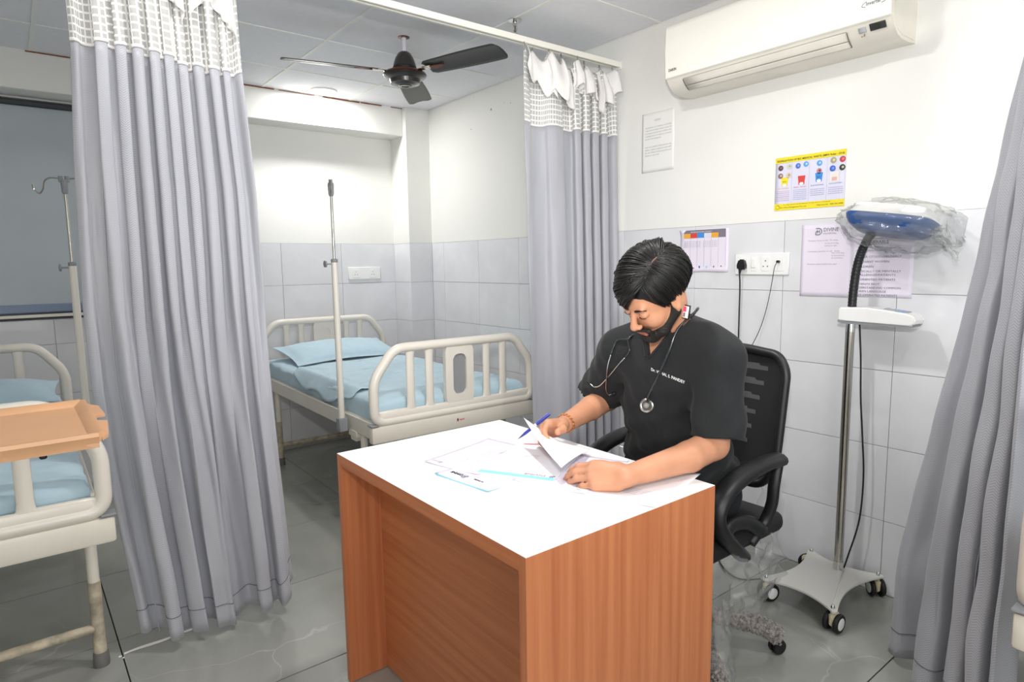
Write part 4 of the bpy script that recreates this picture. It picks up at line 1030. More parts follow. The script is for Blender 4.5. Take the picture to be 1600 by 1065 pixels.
for (y, z, wd, s_) in ((1.338, 1.408, .12, 'Emergency doctor on duty   Dr. timing'), (1.27, 1.396, .055, 'morning to evening'), (1.27, 1.386, .050, 'evening to night'), (1.338, 1.364, .13, 'Consultant physician on call   details'), (1.24, 1.356, .05, 'Mon to Sat days'), (1.24, 1.346, .05, 'by appointment'), (1.24, 1.336, .045, 'all weekdays'), (1.338, 1.312, .12, 'Reception desk and pharmacy open')): wt(p3, s_, y, z, .008, M_inkl, wd)
p4 = wall_paper('patient_notice', 'lilac vulnerable patients notice directly behind the black gooseneck', 'notice', .938, 1.160, 1.184, 1.442, M_lilac, .002)
wt(p4, 'VULNERABLE', 1.125, 1.392, .016, M_inkg, .10, .0004); wrect(p4, 'underline', 1.125, 1.025, 1.388, 1.3895, M_inkg)
wt(p4, 'FOLLOWING PATIENTS COME UNDER', 1.145, 1.362, .007, M_inkg, .13)
for (z, s_, wd) in ((1.337, 'SENIOR CITIZENS/ELDERLY', .168), (1.318, 'PREGNANT WOMEN', .125), (1.299, 'CHILDREN', .07), (1.281, 'PHYSICALLY OR MENTALLY', .168), (1.267, 'CHALLENGEDPATIENTS', .150), (1.249, 'DISORIENTED PATIENTS', .150), (1.231, 'PATIENTS NOT', .095), (1.217, 'UNDERSTANDING COMMON', .170), (1.203, 'SPOKEN LANGUAGE', .120), (1.187 + .001, 'POST OPERATED PATIENTS', .160)): wt(p4, s_, 1.147, z, .0115, M_inkg, wd)
# biomedical waste poster
p5 = wall_paper('waste_poster', 'yellow bordered bio medical waste poster above the wall tiles', 'poster', 1.199, 1.495, 1.545, 1.765, M_pgrey)
wrect(p5, 'yellow_band', 1.495, 1.199, 1.742, 1.7655, M_yel); wrect(p5, 'yellow_band', 1.495, 1.199, 1.5445, 1.572, M_yel)
wt(p5, 'SEGREGATION OF BIO MEDICAL WASTE (BMW Rules - 2016)', 1.488, 1.7475, .011, M_ink, .282, .0002)
wt(p5, 'For Segregation and Guidelines, Kindly Contact Company', 1.455, 1.565, .005, M_ink, .20); wt(p5, 'Eco Clean Management Pvt. Ltd.', 1.468, 1.553, .008, M_ink, .115); wt(p5, 'Help Line No - 9081 060 5848', 1.31, 1.553, .0075, M_ink, .105)
def disc(t, y, z, r, m, name='picture_disc', x=XT, ry=None):
    b = bm_new(); b.faces.new([b.verts.new((x, y - (ry or r) * math.cos(a), z + r * math.sin(a))) for a in [2 * PI * k / 24 for k in range(24)]]); return obj(name, b, m, t, smooth=False)
disc(p5, 1.480, 1.558, .009, M_ink, 'emblem_ring'); disc(p5, 1.480, 1.558, .0075, M_yel, 'emblem_ring', XT - .0002)
cm = {k: mat('poster_' + k, c, .7) for k, c in dict(maroon='#5a4148', beige='#cfd0c0', brown='#8d6a5a', blue='#5070c8', sky='#58a0e0', pink='#c08a92', olive='#a8a27c', crimson='#c4444a', royal='#4468c8', forest='#2f3b34', ivory='#d8c8b0').items()}
for (cx_, cz_, r_, k) in ((0.024, .185, .013, 'maroon'), (.062, .188, .013, 'beige'), (.024, .152, .013, 'brown'), (.060, .152, .013, 'ivory'), (.100, .186, .013, 'blue'), (.134, .189, .013, 'sky'), (.190, .186, .013, 'sky'), (.190, .155, .013, 'pink'), (.246, .190, .014, 'olive'), (.282, .190, .014, 'crimson'), (.244, .158, .014, 'royal'), (.282, .158, .014, 'forest')):
    disc(p5, 1.495 - cx_, 1.545 + cz_ - .008, r_ * .86, cm[k])
    disc(p5, 1.495 - cx_ - .002, 1.545 + cz_ - .007, r_ * .36, mat('poster_highlight_' + k, {'maroon': '#8f7078', 'beige': '#a8b090', 'brown': '#d8c0b0', 'ivory': '#b09080', 'blue': '#88a8e8', 'sky': '#b8d8f0', 'pink': '#6a4550', 'olive': '#d8d0a0', 'crimson': '#e08080', 'royal': '#7898e8', 'forest': '#c8c090'}[k], .7), 'picture_detail', XT - .0002)
for (cx_, cz_, m_, s_) in ((.043, .118, M_yel, 'ECO'), (.117, .118, M_red, ''), (.190, .122, M_blu, 'ECO')):
    b = bm_new(); yc, zc = 1.495 - cx_, 1.545 + cz_
    b.faces.new([b.verts.new((XT, yc + u, zc + v)) for u, v in ((.012, -.018), (-.012, -.018), (-.016, .018), (.016, .018))]); obj('bin_picture', b, m_, p5, smooth=False)
    if s_: text(p5, s_, (XT - .0003, yc + .008, zc - .002), rgt, upv, .007, M_ink, fit=.015)
    disc(p5, yc, zc - .014, .006, M_white, 'bin_symbol', XT - .0002, .009)
wrect(p5, 'jar_picture', 1.495 - .235, 1.495 - .270, 1.545 + .098, 1.545 + .138, mat('jar_print', '#e7e2dc', .7)); wrect(p5, 'jar_contents', 1.495 - .242, 1.495 - .263, 1.545 + .102, 1.545 + .116, mat('jar_pink', '#e0b0a8', .7), XT - .0002)
for k in range(1, 4): wrect(p5, 'rule', 1.495 - .074 * k, 1.495 - .074 * k - .0007, 1.573, 1.741, M_inkl)
for col_i in range(4):
    cap = ('YELLOW BAG', 'RED BAG', 'BLUE CONTAINER', 'WHITE CONTAINER')[col_i]
    wt(p5, cap, 1.495 - .074 * col_i - .010, 1.545 + .089, .006, (M_org, M_red, M_navy, M_navy)[col_i], .052)
    for k in range(6 if col_i < 2 else 4): wt(p5, 'human anatomical waste items', 1.495 - .074 * col_i - .008, 1.545 + .078 - .0078 * k - (.004 if col_i > 1 else 0), .005, (M_red if (col_i == 0 and k % 2 == 0) else M_navy), .058)

# ---- switchboards
def switchboard(label, right_wall, y1, y0, z0, z1):
    P = (lambda a, d, z: (XW - d, y1 - a, z)) if right_wall else (lambda a, d, z: (y1 + a, YB - d, z))
    t = thing('switchboard', label, 'socket', P((y1 - y0 if right_wall else y0 - y1) / 2, 0, z0)); W_ = abs(y1 - y0)
    def bx(name, a, z, w_, h_, d0, d1, m, bev=.001, par=t):
        b = bm_new(); p, q = Vector(P(a - w_ / 2, d0, z - h_ / 2)), Vector(P(a + w_ / 2, d1, z + h_ / 2)); box(b, (p + q) / 2, [abs(q[i] - p[i]) for i in range(3)], bev); return obj(name, b, m, par)
    bx('cover_plate', W_ / 2, (z0 + z1) / 2, W_, z1 - z0, 0, .010, M_white, .003)
    return t, bx, P, W_
t, bx, P, W_ = switchboard('white wall switchboard with black plug behind the chair', True, 1.674, 1.416, 1.268, 1.364)
zc = 1.316
for a, kd in ((.045, 's'), (.095, 'w'), (.152, 's'), (.215, 'd')):
    md = bx('socket_module' if kd == 's' else 'switch_module', a, zc, .040 if kd != 'w' else .026, .062, .010, .012, M_white, .001)
    if kd == 's':
        for (da, dz) in ((0, .014), (-.010, -.010), (.010, -.010)):
            b = bm_new(); q = P(a + da, .0125, zc + dz); tube(b, [q, (q[0] + .002, q[1], q[2])], .0028, 10); obj('pin_hole', b, M_darkgrey, md)
    if kd == 'w': bx('rocker', a, zc + .004, .020, .040, .012, .016, M_white, .002, md)
t2, bx2, P2, W2 = switchboard('white double socket plate on the back wall above the blue pillow', False, 2.040, 2.305, 1.228, 1.322)
for a in (.062, .200):
    md = bx2('socket_module', a, 1.275, .055, .066, .010, .012, M_white)
    for (da, dz) in ((0, .012), (-.010, -.010), (.010, -.010)):
        b = bm_new(); q = P2(a + da, .0125, 1.275 + dz); tube(b, [q, (q[0], q[1] + .002, q[2])], .0028, 10); obj('pin_hole', b, M_darkgrey, md)
# plug and cables
t = thing('power_plug', 'black three-pin plug with cable hanging behind the chair', 'plug', (XW - .03, 1.629, 1.29))
b = bm_new(); q = (XW - .012, 1.629, 1.312)
prism(b, [(1.629 + y, 1.312 + z) for y, z in ((-.010, .026), (.010, .026), (.016, .014), (.022, -.008), (.016, -.020), (-.016, -.020), (-.022, -.008), (-.016, .014))], 0, XW - .040, XW - .012)
bmesh.ops.bevel(b, geom=list(b.edges), offset=.005, segments=2, affect='EDGES'); obj('plug_body', b, M_black, t)
b = bm_new(); tube(b, smooth_path([(XW - .030, 1.632, 1.296), (XW - .030, 1.636, 1.272), (XW - .022, 1.637, 1.20), (XW - .016, 1.640, .9), (XW - .03, 1.62, .5), (XW - .06, 1.60, .1), (XW - .20, 1.58, .010), (2.35, 1.52, .008), (2.30, 1.40, .008), (2.42, 1.31, .008), (2.50, 1.22, .008), (2.56, 1.13, .02)], 8), .0035, 8); obj('cable', b, M_black, t, smooth=True)
b = bm_new(); tube(b, [(XW - .030, 1.633, 1.300), (XW - .030, 1.636, 1.274)], [.008, .0045], 10); obj('strain_relief', b, M_black, t)
t = thing('thin_lead', 'thin black lead plugged into the right end of the switchboard', 'cable', (XW - .02, 1.47, .9))
b = bm_new(); lathe(b, [(.005, -.016), (.006, -.010), (.006, 0)], (XW - .012, 1.459, 1.326), 12, 'X'); obj('small_jack', b, M_black, t)
b = bm_new(); tube(b, smooth_path([(XW - .026, 1.459, 1.326), (XW - .028, 1.470, 1.300), (XW - .022, 1.482, 1.24), (XW - .014, 1.502, 1.15), (XW - .014, 1.522, 1.07), (XW - .02, 1.545, 1.00), (XW - .05, 1.58, .90), (XW - .12, 1.60, .78)], 8), .0015, 6); obj('lead', b, M_black, t, smooth=True)

# ================================================================== WEIGHING SCALE
sc = thing('weighing_scale', 'white wheeled stand scale with steel pole and bagged blue head', 'scale', (2.44, 1.115, 0))
cs = [(2.225, 1.275), (2.640 - .012, 1.275), (2.628, .955), (2.205, .955)]
cs = [(2.228, 1.268), (2.622, 1.268), (2.618, .965), (2.200, .962)]
cen = Vector((2.42, 1.115)); poly = []
for i in range(4):
    a, c = Vector(cs[i]), Vector(cs[(i + 1) % 4]); mid = (a + c) / 2; inw = (cen - mid).normalized()
    a2, c2 = a.lerp(c, .045), a.lerp(c, .955); ap = Vector(cs[i - 1])
    corner = [a + (ap - a).normalized() * .014, a + ((cen - a).normalized()) * .003, a2]
    poly += [tuple(p) for p in corner]
    for k in range(1, 12):
        u = k / 12; p = a2.lerp(c2, u) + inw * (.042 * math.sin(PI * u) ** .9); poly.append(tuple(p))
b = bm_new(); prism(b, poly, 2, .082, .090); bmesh.ops.bevel(b, geom=[e for e in b.edges if abs(e.verts[0].co.z - e.verts[1].co.z) < 1e-5], offset=.0015, segments=2, affect='EDGES'); obj('base_plate', b, M_scale, sc, ang=30)
b = bm_new()
for k in range(4):
    p, q = Vector(cs[k]), Vector(cs[(k + 2) % 4]); 
p0, q0 = Vector(cs[3]).lerp(Vector(cs[1]), .08), Vector(cs[1]).lerp(Vector(cs[3]), .08)
for (A_, B2) in ((Vector((2.534, 1.085)), Vector((2.225, .985))),):
    tube(b, [(A_.x, A_.y, .0895), (B2.x, B2.y, .0895)], .003, 6)
obj('pressed_ridge', b, M_scale, sc, smooth=True)
for i, (x, y) in enumerate(((2.245, 1.252), (2.606, 1.252), (2.600, .982), (2.222, .982))):
    b = bm_new(); lathe(b, [(.0075, .0), (.0075, .006), (.0062, .010), (.003, .0135), (.0005, .0145)], (x, y, .090), 12); bo = obj('dome_nut', b, M_chrome, sc)
    ang = (-.35, 2.3, .8, -.05)[i]; d = Vector((math.cos(ang), math.sin(ang), 0)); n = Vector((-d.y, d.x, 0)); c = Vector((x, y, .035)) + d * .012
    b = bm_new(); lathe(b, [(.006, .060), (.008, .082)], (x, y, 0), 10); box(b, (0, 0, 0), (.050, .022, .05), .008, Matrix.Translation(tuple(c + Vector((0, 0, .012)))) @ Matrix.Rotation(ang, 4, 'Z')) ; obj('caster_fork', b, M_cream_c, sc)
    for s_ in (-1, 1):
        b = bm_new(); R = Matrix.Translation(c + n * s_ * .019) @ Matrix.Rotation(ang, 4, 'Z')
        b2 = bm_new(); lathe(b, [(.024, -.0085), (.032, -.0075), (.035, -.003), (.035, .003), (.032, .0075), (.024, .0085)], (0, 0, 0), 28, 'Y'); bmesh.ops.transform(b, matrix=R, verts=b.verts); wl = obj('caster_wheel', b, M_blackr, sc)
        lathe(b2, [(.004, s_ * .0102), (.020, s_ * .0098), (.0225, s_ * .0086), (.0225, s_ * .006)], (0, 0, 0), 24, 'Y'); bmesh.ops.transform(b2, matrix=R, verts=b2.verts); obj('hub_disc', b2, M_white, wl)
b = bm_new(); tube(b, [(2.534, 1.107, .09), (2.534, 1.107, 1.02), (2.534, 1.107, 1.09)], .0165, 24); obj('pole', b, M_steel, sc)
b = bm_new(); tube(b, [(2.534, 1.107, 1.055), (2.534, 1.107, 1.098)], .0172, 24); tube(b, [(2.534, 1.107, .09), (2.534, 1.107, .125)], .0180, 24); obj('pole_collar', b, M_chrome, sc)
# display housing
b = bm_new(); y1_, y0_ = 1.135, .870
pr = [(y1_, 1.100), (y1_, 1.150)] + [(1.03, 1.1535), (.96, 1.146), (.90, 1.138), (.878, 1.132)] + [(.870, 1.122), (.869, 1.108), (.875, 1.096), (.890, 1.092)] + [(1.10, 1.096)]
prism(b, pr, 0, 2.490, 2.575); bmesh.ops.bevel(b, geom=list(b.edges), offset=.005, segments=2, affect='EDGES'); dh = obj('display_housing', b, M_white, sc)
b = bm_new(); prism(b, [(1.138, 1.094), (1.138, 1.101), (.880, 1.094), (.872, 1.098), (.880, 1.0885), (1.12, 1.0885)], 0, 2.494, 2.571); obj('housing_underside', b, M_greyp, dh)
b = bm_new(); prism(b, [(.985, 1.1515), (.985, 1.1495), (.905, 1.1395), (.905, 1.1415)], 0, 2.515, 2.558); obj('display_window', b, mat('grey_glass', '#9aa3ab', .15), dh)
b = bm_new(); prism(b, [(.940, 1.1462), (.940, 1.1440), (.912, 1.1405), (.912, 1.1427)], 0, 2.505, 2.550); obj('blue_keypad', b, mat('soft_blue', '#87a7cf', .4), dh)
# gooseneck
gp = smooth_path([(2.536, 1.105, 1.152), (2.537, 1.103, 1.22), (2.537, 1.095, 1.30), (2.535, 1.080, 1.36), (2.532, 1.060, 1.405), (2.530, 1.045, 1.425)], 14)
b = bm_new(); rs = [.0155 + .0009 * math.sin(i * 2.4) for i in range(len(gp))]; tube(b, gp, rs, 14); obj('gooseneck', b, M_black, sc, smooth=True)
b = bm_new(); tube(b, [(2.530, 1.047, 1.424), (2.528, 1.035, 1.440)], .011, 10); obj('gooseneck_tip', b, mat('pinkish_plastic', '#c3a9a2', .5), sc)
# head: white top over blue body, tilted
Hm = Matrix.Translation((2.50, .965, 1.475)) @ Matrix.Rotation(math.radians(9), 4, 'X') @ Matrix.Rotation(math.radians(12), 4, 'Y')
def slab(z0, z1, a0, a1, c0_, c1_, name, m):
    b = bm_new(); rings = []; N = 40
    for (z, s_) in ((z0, 0), (z0 * .7 + z1 * .3, .55), (z0 * .3 + z1 * .7, .9), (z1, 1)):
        a = a0 + (a1 - a0) * s_; c = c0_ + (c1_ - c0_) * s_; ring = []
        for k in range(N):
            t_ = 2 * PI * k / N; cx_, sy_ = math.cos(t_), math.sin(t_); e = .45
            ring.append(b.verts.new((c * math.copysign(abs(cx_) ** e, cx_), a * math.copysign(abs(sy_) ** e, sy_), z)))
        rings.append(ring)
    for A_, B2 in zip(rings, rings[1:]):
        for k in range(N): b.faces.new((A_[k], A_[(k + 1) % N], B2[(k + 1) % N], B2[k]))
    b.faces.new(list(reversed(rings[0]))); b.faces.new(rings[-1]); bmesh.ops.bevel(b, geom=[e for e in rings and b.edges if len(e.link_faces) == 2 and max(len(f.verts) for f in e.link_faces) > 8], offset=.004, segments=2, affect='EDGES')
    bmesh.ops.transform(b, matrix=Hm, verts=b.verts); return obj(name, b, m, sc)
slab(-.058, -.002, .100, .146, .060, .092, 'blue_head_shell', M_sblue)
slab(-.001, .036, .144, .122, .091, .074, 'white_head_cover', M_white)
# clear plastic bag around the head
def film(name, parent, fn, nu, nv, wrap=False):
    b = bm_new(); grid(b, fn, nu, nv, wrap=wrap); return obj(name, b, M_film, parent, smooth=True)
def bagf(u, v):
    th = 2 * PI * u; ph_ = PI * v; d = Vector((math.cos(th) * math.sin(ph_), math.sin(th) * math.sin(ph_), -math.cos(ph_)))
    r = Vector((.105, .175, .072)); p = Vector((d.x * r.x, d.y * r.y, d.z * r.z))
    p.z += (-.05 * max(0, -d.y) ** 2 if d.z < .2 else 0) - (.035 * max(0, -d.z) ** 2)
    p.y -= .045 * max(0, -d.y) ** 4
    n1 = noise.noise(Vector(d * 3 + Vector((5, 1, 2)))) * .022 + abs(noise.noise(Vector(d * 7))) * .016
    return Vector((2.505, .965, 1.470)) + Matrix.Rotation(math.radians(6), 3, 'X') @ (p * (1 + n1 / .1 * .9))
film('plastic_bag', sc, bagf, 72, 44, wrap=True)
def tuft(u, v):
    a = 2 * PI * u; r = .014 + .055 * v ** .8; c = Vector((2.50, .845 - .070 * v, 1.425 - .050 * v))
    return c + Vector((.45 * r * math.cos(a), .35 * r * math.sin(a), .8 * r * math.sin(a))) + Vector((noise.noise(Vector((u * 9, v * 6, 1))), noise.noise(Vector((u * 9, v * 6, 4))), noise.noise(Vector((u * 9, v * 6, 8))))) * .022
film('bag_tail', sc, tuft, 30, 12, wrap=True)
# cable running down behind the pole
b = bm_new(); tube(b, smooth_path([(2.560, 1.085, 1.095), (2.567, 1.076, .95), (2.570, 1.070, .80), (2.578, 1.060, .65), (2.585, 1.050, .48), (2.580, 1.055, .30), (2.565, 1.085, .14), (2.560, 1.095, .092)], 8), .0035, 8); obj('cable', b, M_black, sc, smooth=True)
# loose clear bag hanging by the wall and crumpled on the floor beside the desk
def sheetfilm(name, label, c, fn, nu, nv, wrap=False):
    b = bm_new(); grid(b, fn, nu, nv, wrap=wrap); o = obj(name, b, M_film, smooth=True); tag(o, label, 'plastic bag'); recenter(o); return o
def hang(u, v):
    y = 1.50 - .16 * u * (1 - .3 * v) - .03 * (1 - v); z = .03 + .38 * v; fold = .025 * math.sin(u * 11 + v * 2) * (.5 + v * .5)
    return Vector((2.555 - .02 * (1 - v) + fold + .02 * noise.noise(Vector((u * 6, v * 6, 3))), y + .02 * noise.noise(Vector((u * 4, v * 5, 9))) + .02 * math.sin(v * 6), z))
sheetfilm('plastic_bag', 'clear crumpled plastic bag hanging against the wall tiles behind the chair', None, hang, 40, 40)

# ================================================================== OFFICE CHAIR
ch = thing('office_chair', 'black mesh-back office chair with loop armrests and fuzzy covered base', 'chair', (1.76, 1.28, 0))
CX, CY = 1.76, 1.285
loop = [(1.985, CY - .155, .56), (1.992, CY - .195, .66), (2.030, CY - .200, .96), (2.040, CY - .165, 1.012), (2.040, CY, 1.030), (2.040, CY + .165, 1.012), (2.030, CY + .200, .96), (1.992, CY + .195, .66), (1.985, CY + .155, .56)]
b = bm_new(); tube(b, fillet(loop, .06, 6, closed=True), .0155, 12, closed=True); obj('back_frame', b, M_black, ch, smooth=True)
b = bm_new()
def backp(u, v):
    z = .565 + .455 * v; w_ = .155 + .045 * min(1, v / .25) - .035 * max(0, (v - .88) / .12); x = 1.985 + .055 * v + .030 * (1 - (2 * u - 1) ** 2) * -1 * -.6
    return Vector((x, CY + (2 * u - 1) * w_, z))
grid(b, backp, 24, 24); o = obj('mesh_back', b, M_mesh, ch, smooth=True); solid(o, .004)
for k in range(6):
    z = .965 - .052 * k; hw_ = .125 - .011 * k
    b = bm_new()
    for i in range(int(hw_ * 2 / .0042)):
        y = CY - hw_ + i * .0042
        for j in range(6 if abs(y - CY) < hw_ - .03 else 4):
            v = (z - .565) / .455; p = backp(.5 + (y - CY) / .40, v); zz = z + (j - 3) * .0038 + (.0019 if i % 2 else 0)
            box(b, (p.x - .004, y, zz), (.0018, .0026, .0022))
    obj('vent_slot', b, mat('slot_grey', '#6e6e70', .6), ch, smooth=False)['kind'] = 'stuff'
b = bm_new(); box(b, (CX, CY, .455), (.48, .47, .07), .03, seg=4); obj('seat', b, M_mesh, ch)
b = bm_new(); box(b, (CX + .02, CY, .408), (.26, .26, .03), .008); tube(b, [(CX + .10, CY, .41), (CX + .23, CY, .42), (CX + .262, CY, .50), (CX + .250, CY, .62)], .02, 10); obj('tilt_mechanism', b, M_black, ch)
for s_ in (-1, 1):
    yA = CY + s_ * .262
    P = [(1.885, yA - s_ * .0, .702), (1.78, yA, .705), (1.66, yA, .690), (1.575, yA, .655), (1.545, yA, .600), (1.575, yA, .545), (1.66, yA - s_ * .01, .470), (1.735, yA - s_ * .03, .415)]
    pts = smooth_path(P, 8); b = bm_new(); tube(b, pts, [.021 + .006 * max(0, .5 - abs(i / len(pts) - .25)) for i in range(len(pts))], 12, flat=1.5); ar = obj('armrest', b, M_black, ch, smooth=True)
    b = bm_new(); tube(b, smooth_path([(1.882, yA, .700), (1.862, yA, .62), (1.860, yA - s_ * .004, .56), (1.850, yA - s_ * .02, .50), (1.79, yA - s_ * .035, .435)], 8), .016, 12, flat=1.2); obj('rear_strut', b, M_black, ar, smooth=True)
    b = bm_new(); tube(b, smooth_path([(1.60, yA - s_ * .01, .50), (1.66, yA - s_ * .02, .535), (1.75, yA - s_ * .02, .52), (1.83, yA - s_ * .015, .47)], 6), .024, 12, flat=.7); obj('seat_side_shell', b, M_black, ar, smooth=True)
b = bm_new(); tube(b, [(CX, CY, .10), (CX, CY, .40)], [.028, .028], 16); obj('gas_column', b, M_black, ch)
for k in range(5):
    a = math.radians(-51 + 72 * k); d = Vector((math.cos(a), math.sin(a), 0)); n = Vector((-d.y, d.x, 0)); c = Vector((CX, CY, 0))
    pts = smooth_path([c + d * .03 + Vector((0, 0, .115)), c + d * .15 + Vector((0, 0, .108)), c + d * .26 + Vector((0, 0, .090)), c + d * .315 + Vector((0, 0, .060))], 16)
    b = bm_new(); tube(b, pts, .018, 10); lg = obj('leg', b, M_black, ch, smooth=True)
    # fuzzy cover: bumpy sleeve with loops of yarn
    b = bm_new(); pts2 = pts[6:]; rings = tube(b, pts2, [.031 - .004 * i / len(pts2) for i in range(len(pts2))], 18, cap=True)
    T, N = frames(pts2)
    for i in range(900 if k in (0, 4) else 220):
        j = random.randrange(len(pts2)); t_, n_ = T[j], N[j]; bb = t_.cross(n_); an = random.random() * 2 * PI
        rd = (math.cos(an) * n_ + math.sin(an) * bb); p = pts2[j] + t_ * random.uniform(-.01, .01) + rd * .028
        s2 = random.uniform(.0035, .0065); R = Matrix.Translation(p) @ Matrix.Rotation(random.random() * 6, 4, 'X') @ Matrix.Rotation(random.random() * 6, 4, 'Z')
        bmesh.ops.create_icosphere(b, subdivisions=1, radius=s2, matrix=R @ Matrix.Diagonal((1.5, .7, .7, 1)))
    obj('fuzzy_leg_cover', b, M_fuzz, lg, smooth=True)
    e = c + d * .312
    b = bm_new(); R = Matrix.Translation((e.x, e.y, .026)) @ Matrix.Rotation(a + .6, 4, 'Z')
    for s_ in (-1, 1): lathe(b, [(.010, s_ * .005), (.024, s_ * .006), (.026, s_ * .011), (.024, s_ * .017), (.010, s_ * .019)], (0, 0, 0), 18, 'Y')
    box(b, (0, 0, .014), (.02, .012, .03), .002); bmesh.ops.transform(b, matrix=R, verts=b.verts); obj('caster', b, M_blackr, lg)
def seatfilm(u, v):
    y = CY - .26 - .025 * math.sin(PI * v) + .05 * v * 0; x = 1.60 + .30 * u; z = .44 - .20 * v + .02 * math.sin(u * 9)
    return Vector((x + .02 * noise.noise(Vector((u * 5, v * 5, 2))), y + .03 * noise.noise(Vector((u * 7, v * 7, 5))), z + .02 * noise.noise(Vector((u * 6, v * 3, 7)))))
b = bm_new(); grid(b, seatfilm, 30, 16); obj('seat_wrapper', b, M_film, ch, smooth=True, label='torn clear plastic wrapper around the seat')
def wrap2(u, v):
    a = u * 2 * PI; r = .045 + .025 * v; z = .30 - .27 * v
    return Vector((1.625 + r * math.cos(a) * .8, 1.075 + r * math.sin(a) * .8 - .02 * v, z)) + Vector((noise.noise(Vector((u * 7, v * 7, 1))), noise.noise(Vector((u * 7, v * 7, 11))), noise.noise(Vector((u * 7, v * 5, 21))))) * .025
b = bm_new(); grid(b, wrap2, 30, 18, wrap=True); obj('hanging_wrapper', b, M_film, ch, smooth=True, label='clear plastic wrapper hanging below the seat')

# ================================================================== PERSON
HC = np.array([1.428, 1.162, 1.247]); HS = .950
def head_axes(yaw, pitch, roll):
    f = np.array([-1., 0, 0]); l = np.array([0, -1., 0]); u = np.array([0, 0, 1.])
    cy_, sy_ = math.cos(yaw), math.sin(yaw); Rz = np.array([[cy_, -sy_, 0], [sy_, cy_, 0], [0, 0, 1]]); f, l = Rz @ f, Rz @ l
    f2 = math.cos(pitch) * f - math.sin(pitch) * u; u2 = math.sin(pitch) * f + math.cos(pitch) * u
    return f2, math.cos(roll) * l + math.sin(roll) * u2, -math.sin(roll) * l + math.cos(roll) * u2
HF, HL, HU = head_axes(math.radians(-13), math.radians(40), math.radians(-13))
HR = np.stack((HF, HL, HU))              # rows: world -> head
def hp(f, l, u): return HC + HS * (f * HF + l * HL + u * HU)
def HEll(c, r, R=None): return Ell(hp(*c), [x * HS for x in r], HR if R is None else R @ HR)
def HCone(a, b_, ra, rb): return Cone(hp(*a), hp(*b_), ra * HS, rb * HS)

def hand_prims(W, dirv, nrm, side, curls, thumb, L=1.0):
    W = np.array(W, float); d = np.array(dirv, float); d /= np.linalg.norm(d); n = np.array(nrm, float); n -= d * (n @ d); n /= np.linalg.norm(n)
    lat = np.cross(d, n) * (1 if side == 'L' else -1); out = []; nails = []
    lens = [(.042, .026, .021), (.046, .029, .022), (.043, .027, .021), (.034, .021, .019)]; rad = (.0092, .0095, .0090, .0080)
    mcps = []
    for i in range(4):
        off = (1.5 - i) * .0205; m = W + d * (.090 - .0035 * (i - 1) ** 2) * L + lat * off; mcps.append(m)
        out.append((Cone(W + lat * off * .62 + d * .012, m, .0145, .0120), .012))
        out.append((Cone(W + lat * off * .72 + d * .02 - n * .010, m - n * .006 - d * .006, .0135, .0105), .012))
        cu = 0; p = m; fan = -(1.5 - i) * .035; dd = d + lat * fan; dd /= np.linalg.norm(dd)
        for j, (ln, ca) in enumerate(zip(lens[i], curls[i])):
            cu += math.radians(ca); v = dd * math.cos(cu) - n * math.sin(cu); q = p + v * ln * L; r0 = rad[i] * (1 - .08 * j); r1 = rad[i] * (1 - .08 * (j + 1))
            out.append((Cone(p, q, r0, r1), .005)); p = q
    tb = W + d * .022 + lat * .026 - n * .010; out.append((Cone(W + d * .018 + lat * .010 - n * .008, tb, .018, .016), .012))
    p = tb; r = .0145
    for j, (tv, ln) in enumerate(thumb):
        v = d * tv[0] + lat * tv[1] + n * tv[2]; v /= np.linalg.norm(v); q = p + v * ln; out.append((Cone(p, q, r, r * .86), .007 if j else .012)); p = q; r *= .84
    return out
LW, RW = (1.180, 1.045, .797), (1.336, 1.447, .824)
left_hand = hand_prims(LW, (-.50, .85, -.05), (-.55, -.35, .76), 'L', [(12, 24, 18), (13, 26, 18), (14, 28, 20), (16, 30, 20)], [((.55, .5, -.55), .040), ((.8, .1, -.5), .028)])
right_hand = hand_prims(RW, (-.95, -.06, .06), (.10, .72, .68), 'R', [(40, 38, 18), (48, 50, 25), (56, 60, 32), (60, 64, 36)], [((.75, .35, -.62), .040), ((.95, .05, -.25), .030)])
SL, SR_, EL, ER = (1.550, 1.030, 1.062), (1.530, 1.375, 1.055), (1.500, 1.008, .828), (1.598, 1.497, .868)
NB, PEL = (1.560, 1.195, 1.110), (1.745, 1.275, .575)
def torso(pad=0.0):
    T = [(Ell(PEL, (.125 + pad, .175 + pad, .115 + pad)), .05), (Ell((1.675, 1.262, .72), (.125 + pad, .165 + pad, .13 + pad)), .06), (Ell((1.625, 1.235, .88), (.118 + pad, .168 + pad, .15 + pad)), .06),
         (Ell((1.585, 1.205, 1.005), (.108 + pad, .172 + pad, .10 + pad)), .05), (Cone((1.560, 1.075, 1.075), (1.548, 1.320, 1.065), .058 + pad, .058 + pad), .05),
         (Cone(SL, (1.56, 1.12, 1.085), .056 + pad, .055 + pad), .03), (Cone(SR_, (1.55, 1.28, 1.075), .056 + pad, .055 + pad), .03), (Cone((1.585, 1.10, 1.10), NB, .040 + pad, .052 + pad), .04), (Cone((1.575, 1.29, 1.09), NB, .040 + pad, .052 + pad), .04)]
    return T
xs = axis((1.04, 1.15, .004), (1.15, 1.36, .0028), (1.36, 1.58, .0030), (1.58, 2.0, .008))
ys = axis((.90, 1.00, .005), (1.00, 1.27, .0029), (1.27, 1.52, .0032), (1.52, 1.64, .006))
zs = axis((-.01, .75, .010), (.75, .905, .0028), (.905, 1.07, .006), (1.07, 1.40, .0028))
B = Field(xs, ys, zs)
for p, k in torso(): B.add(p, k)
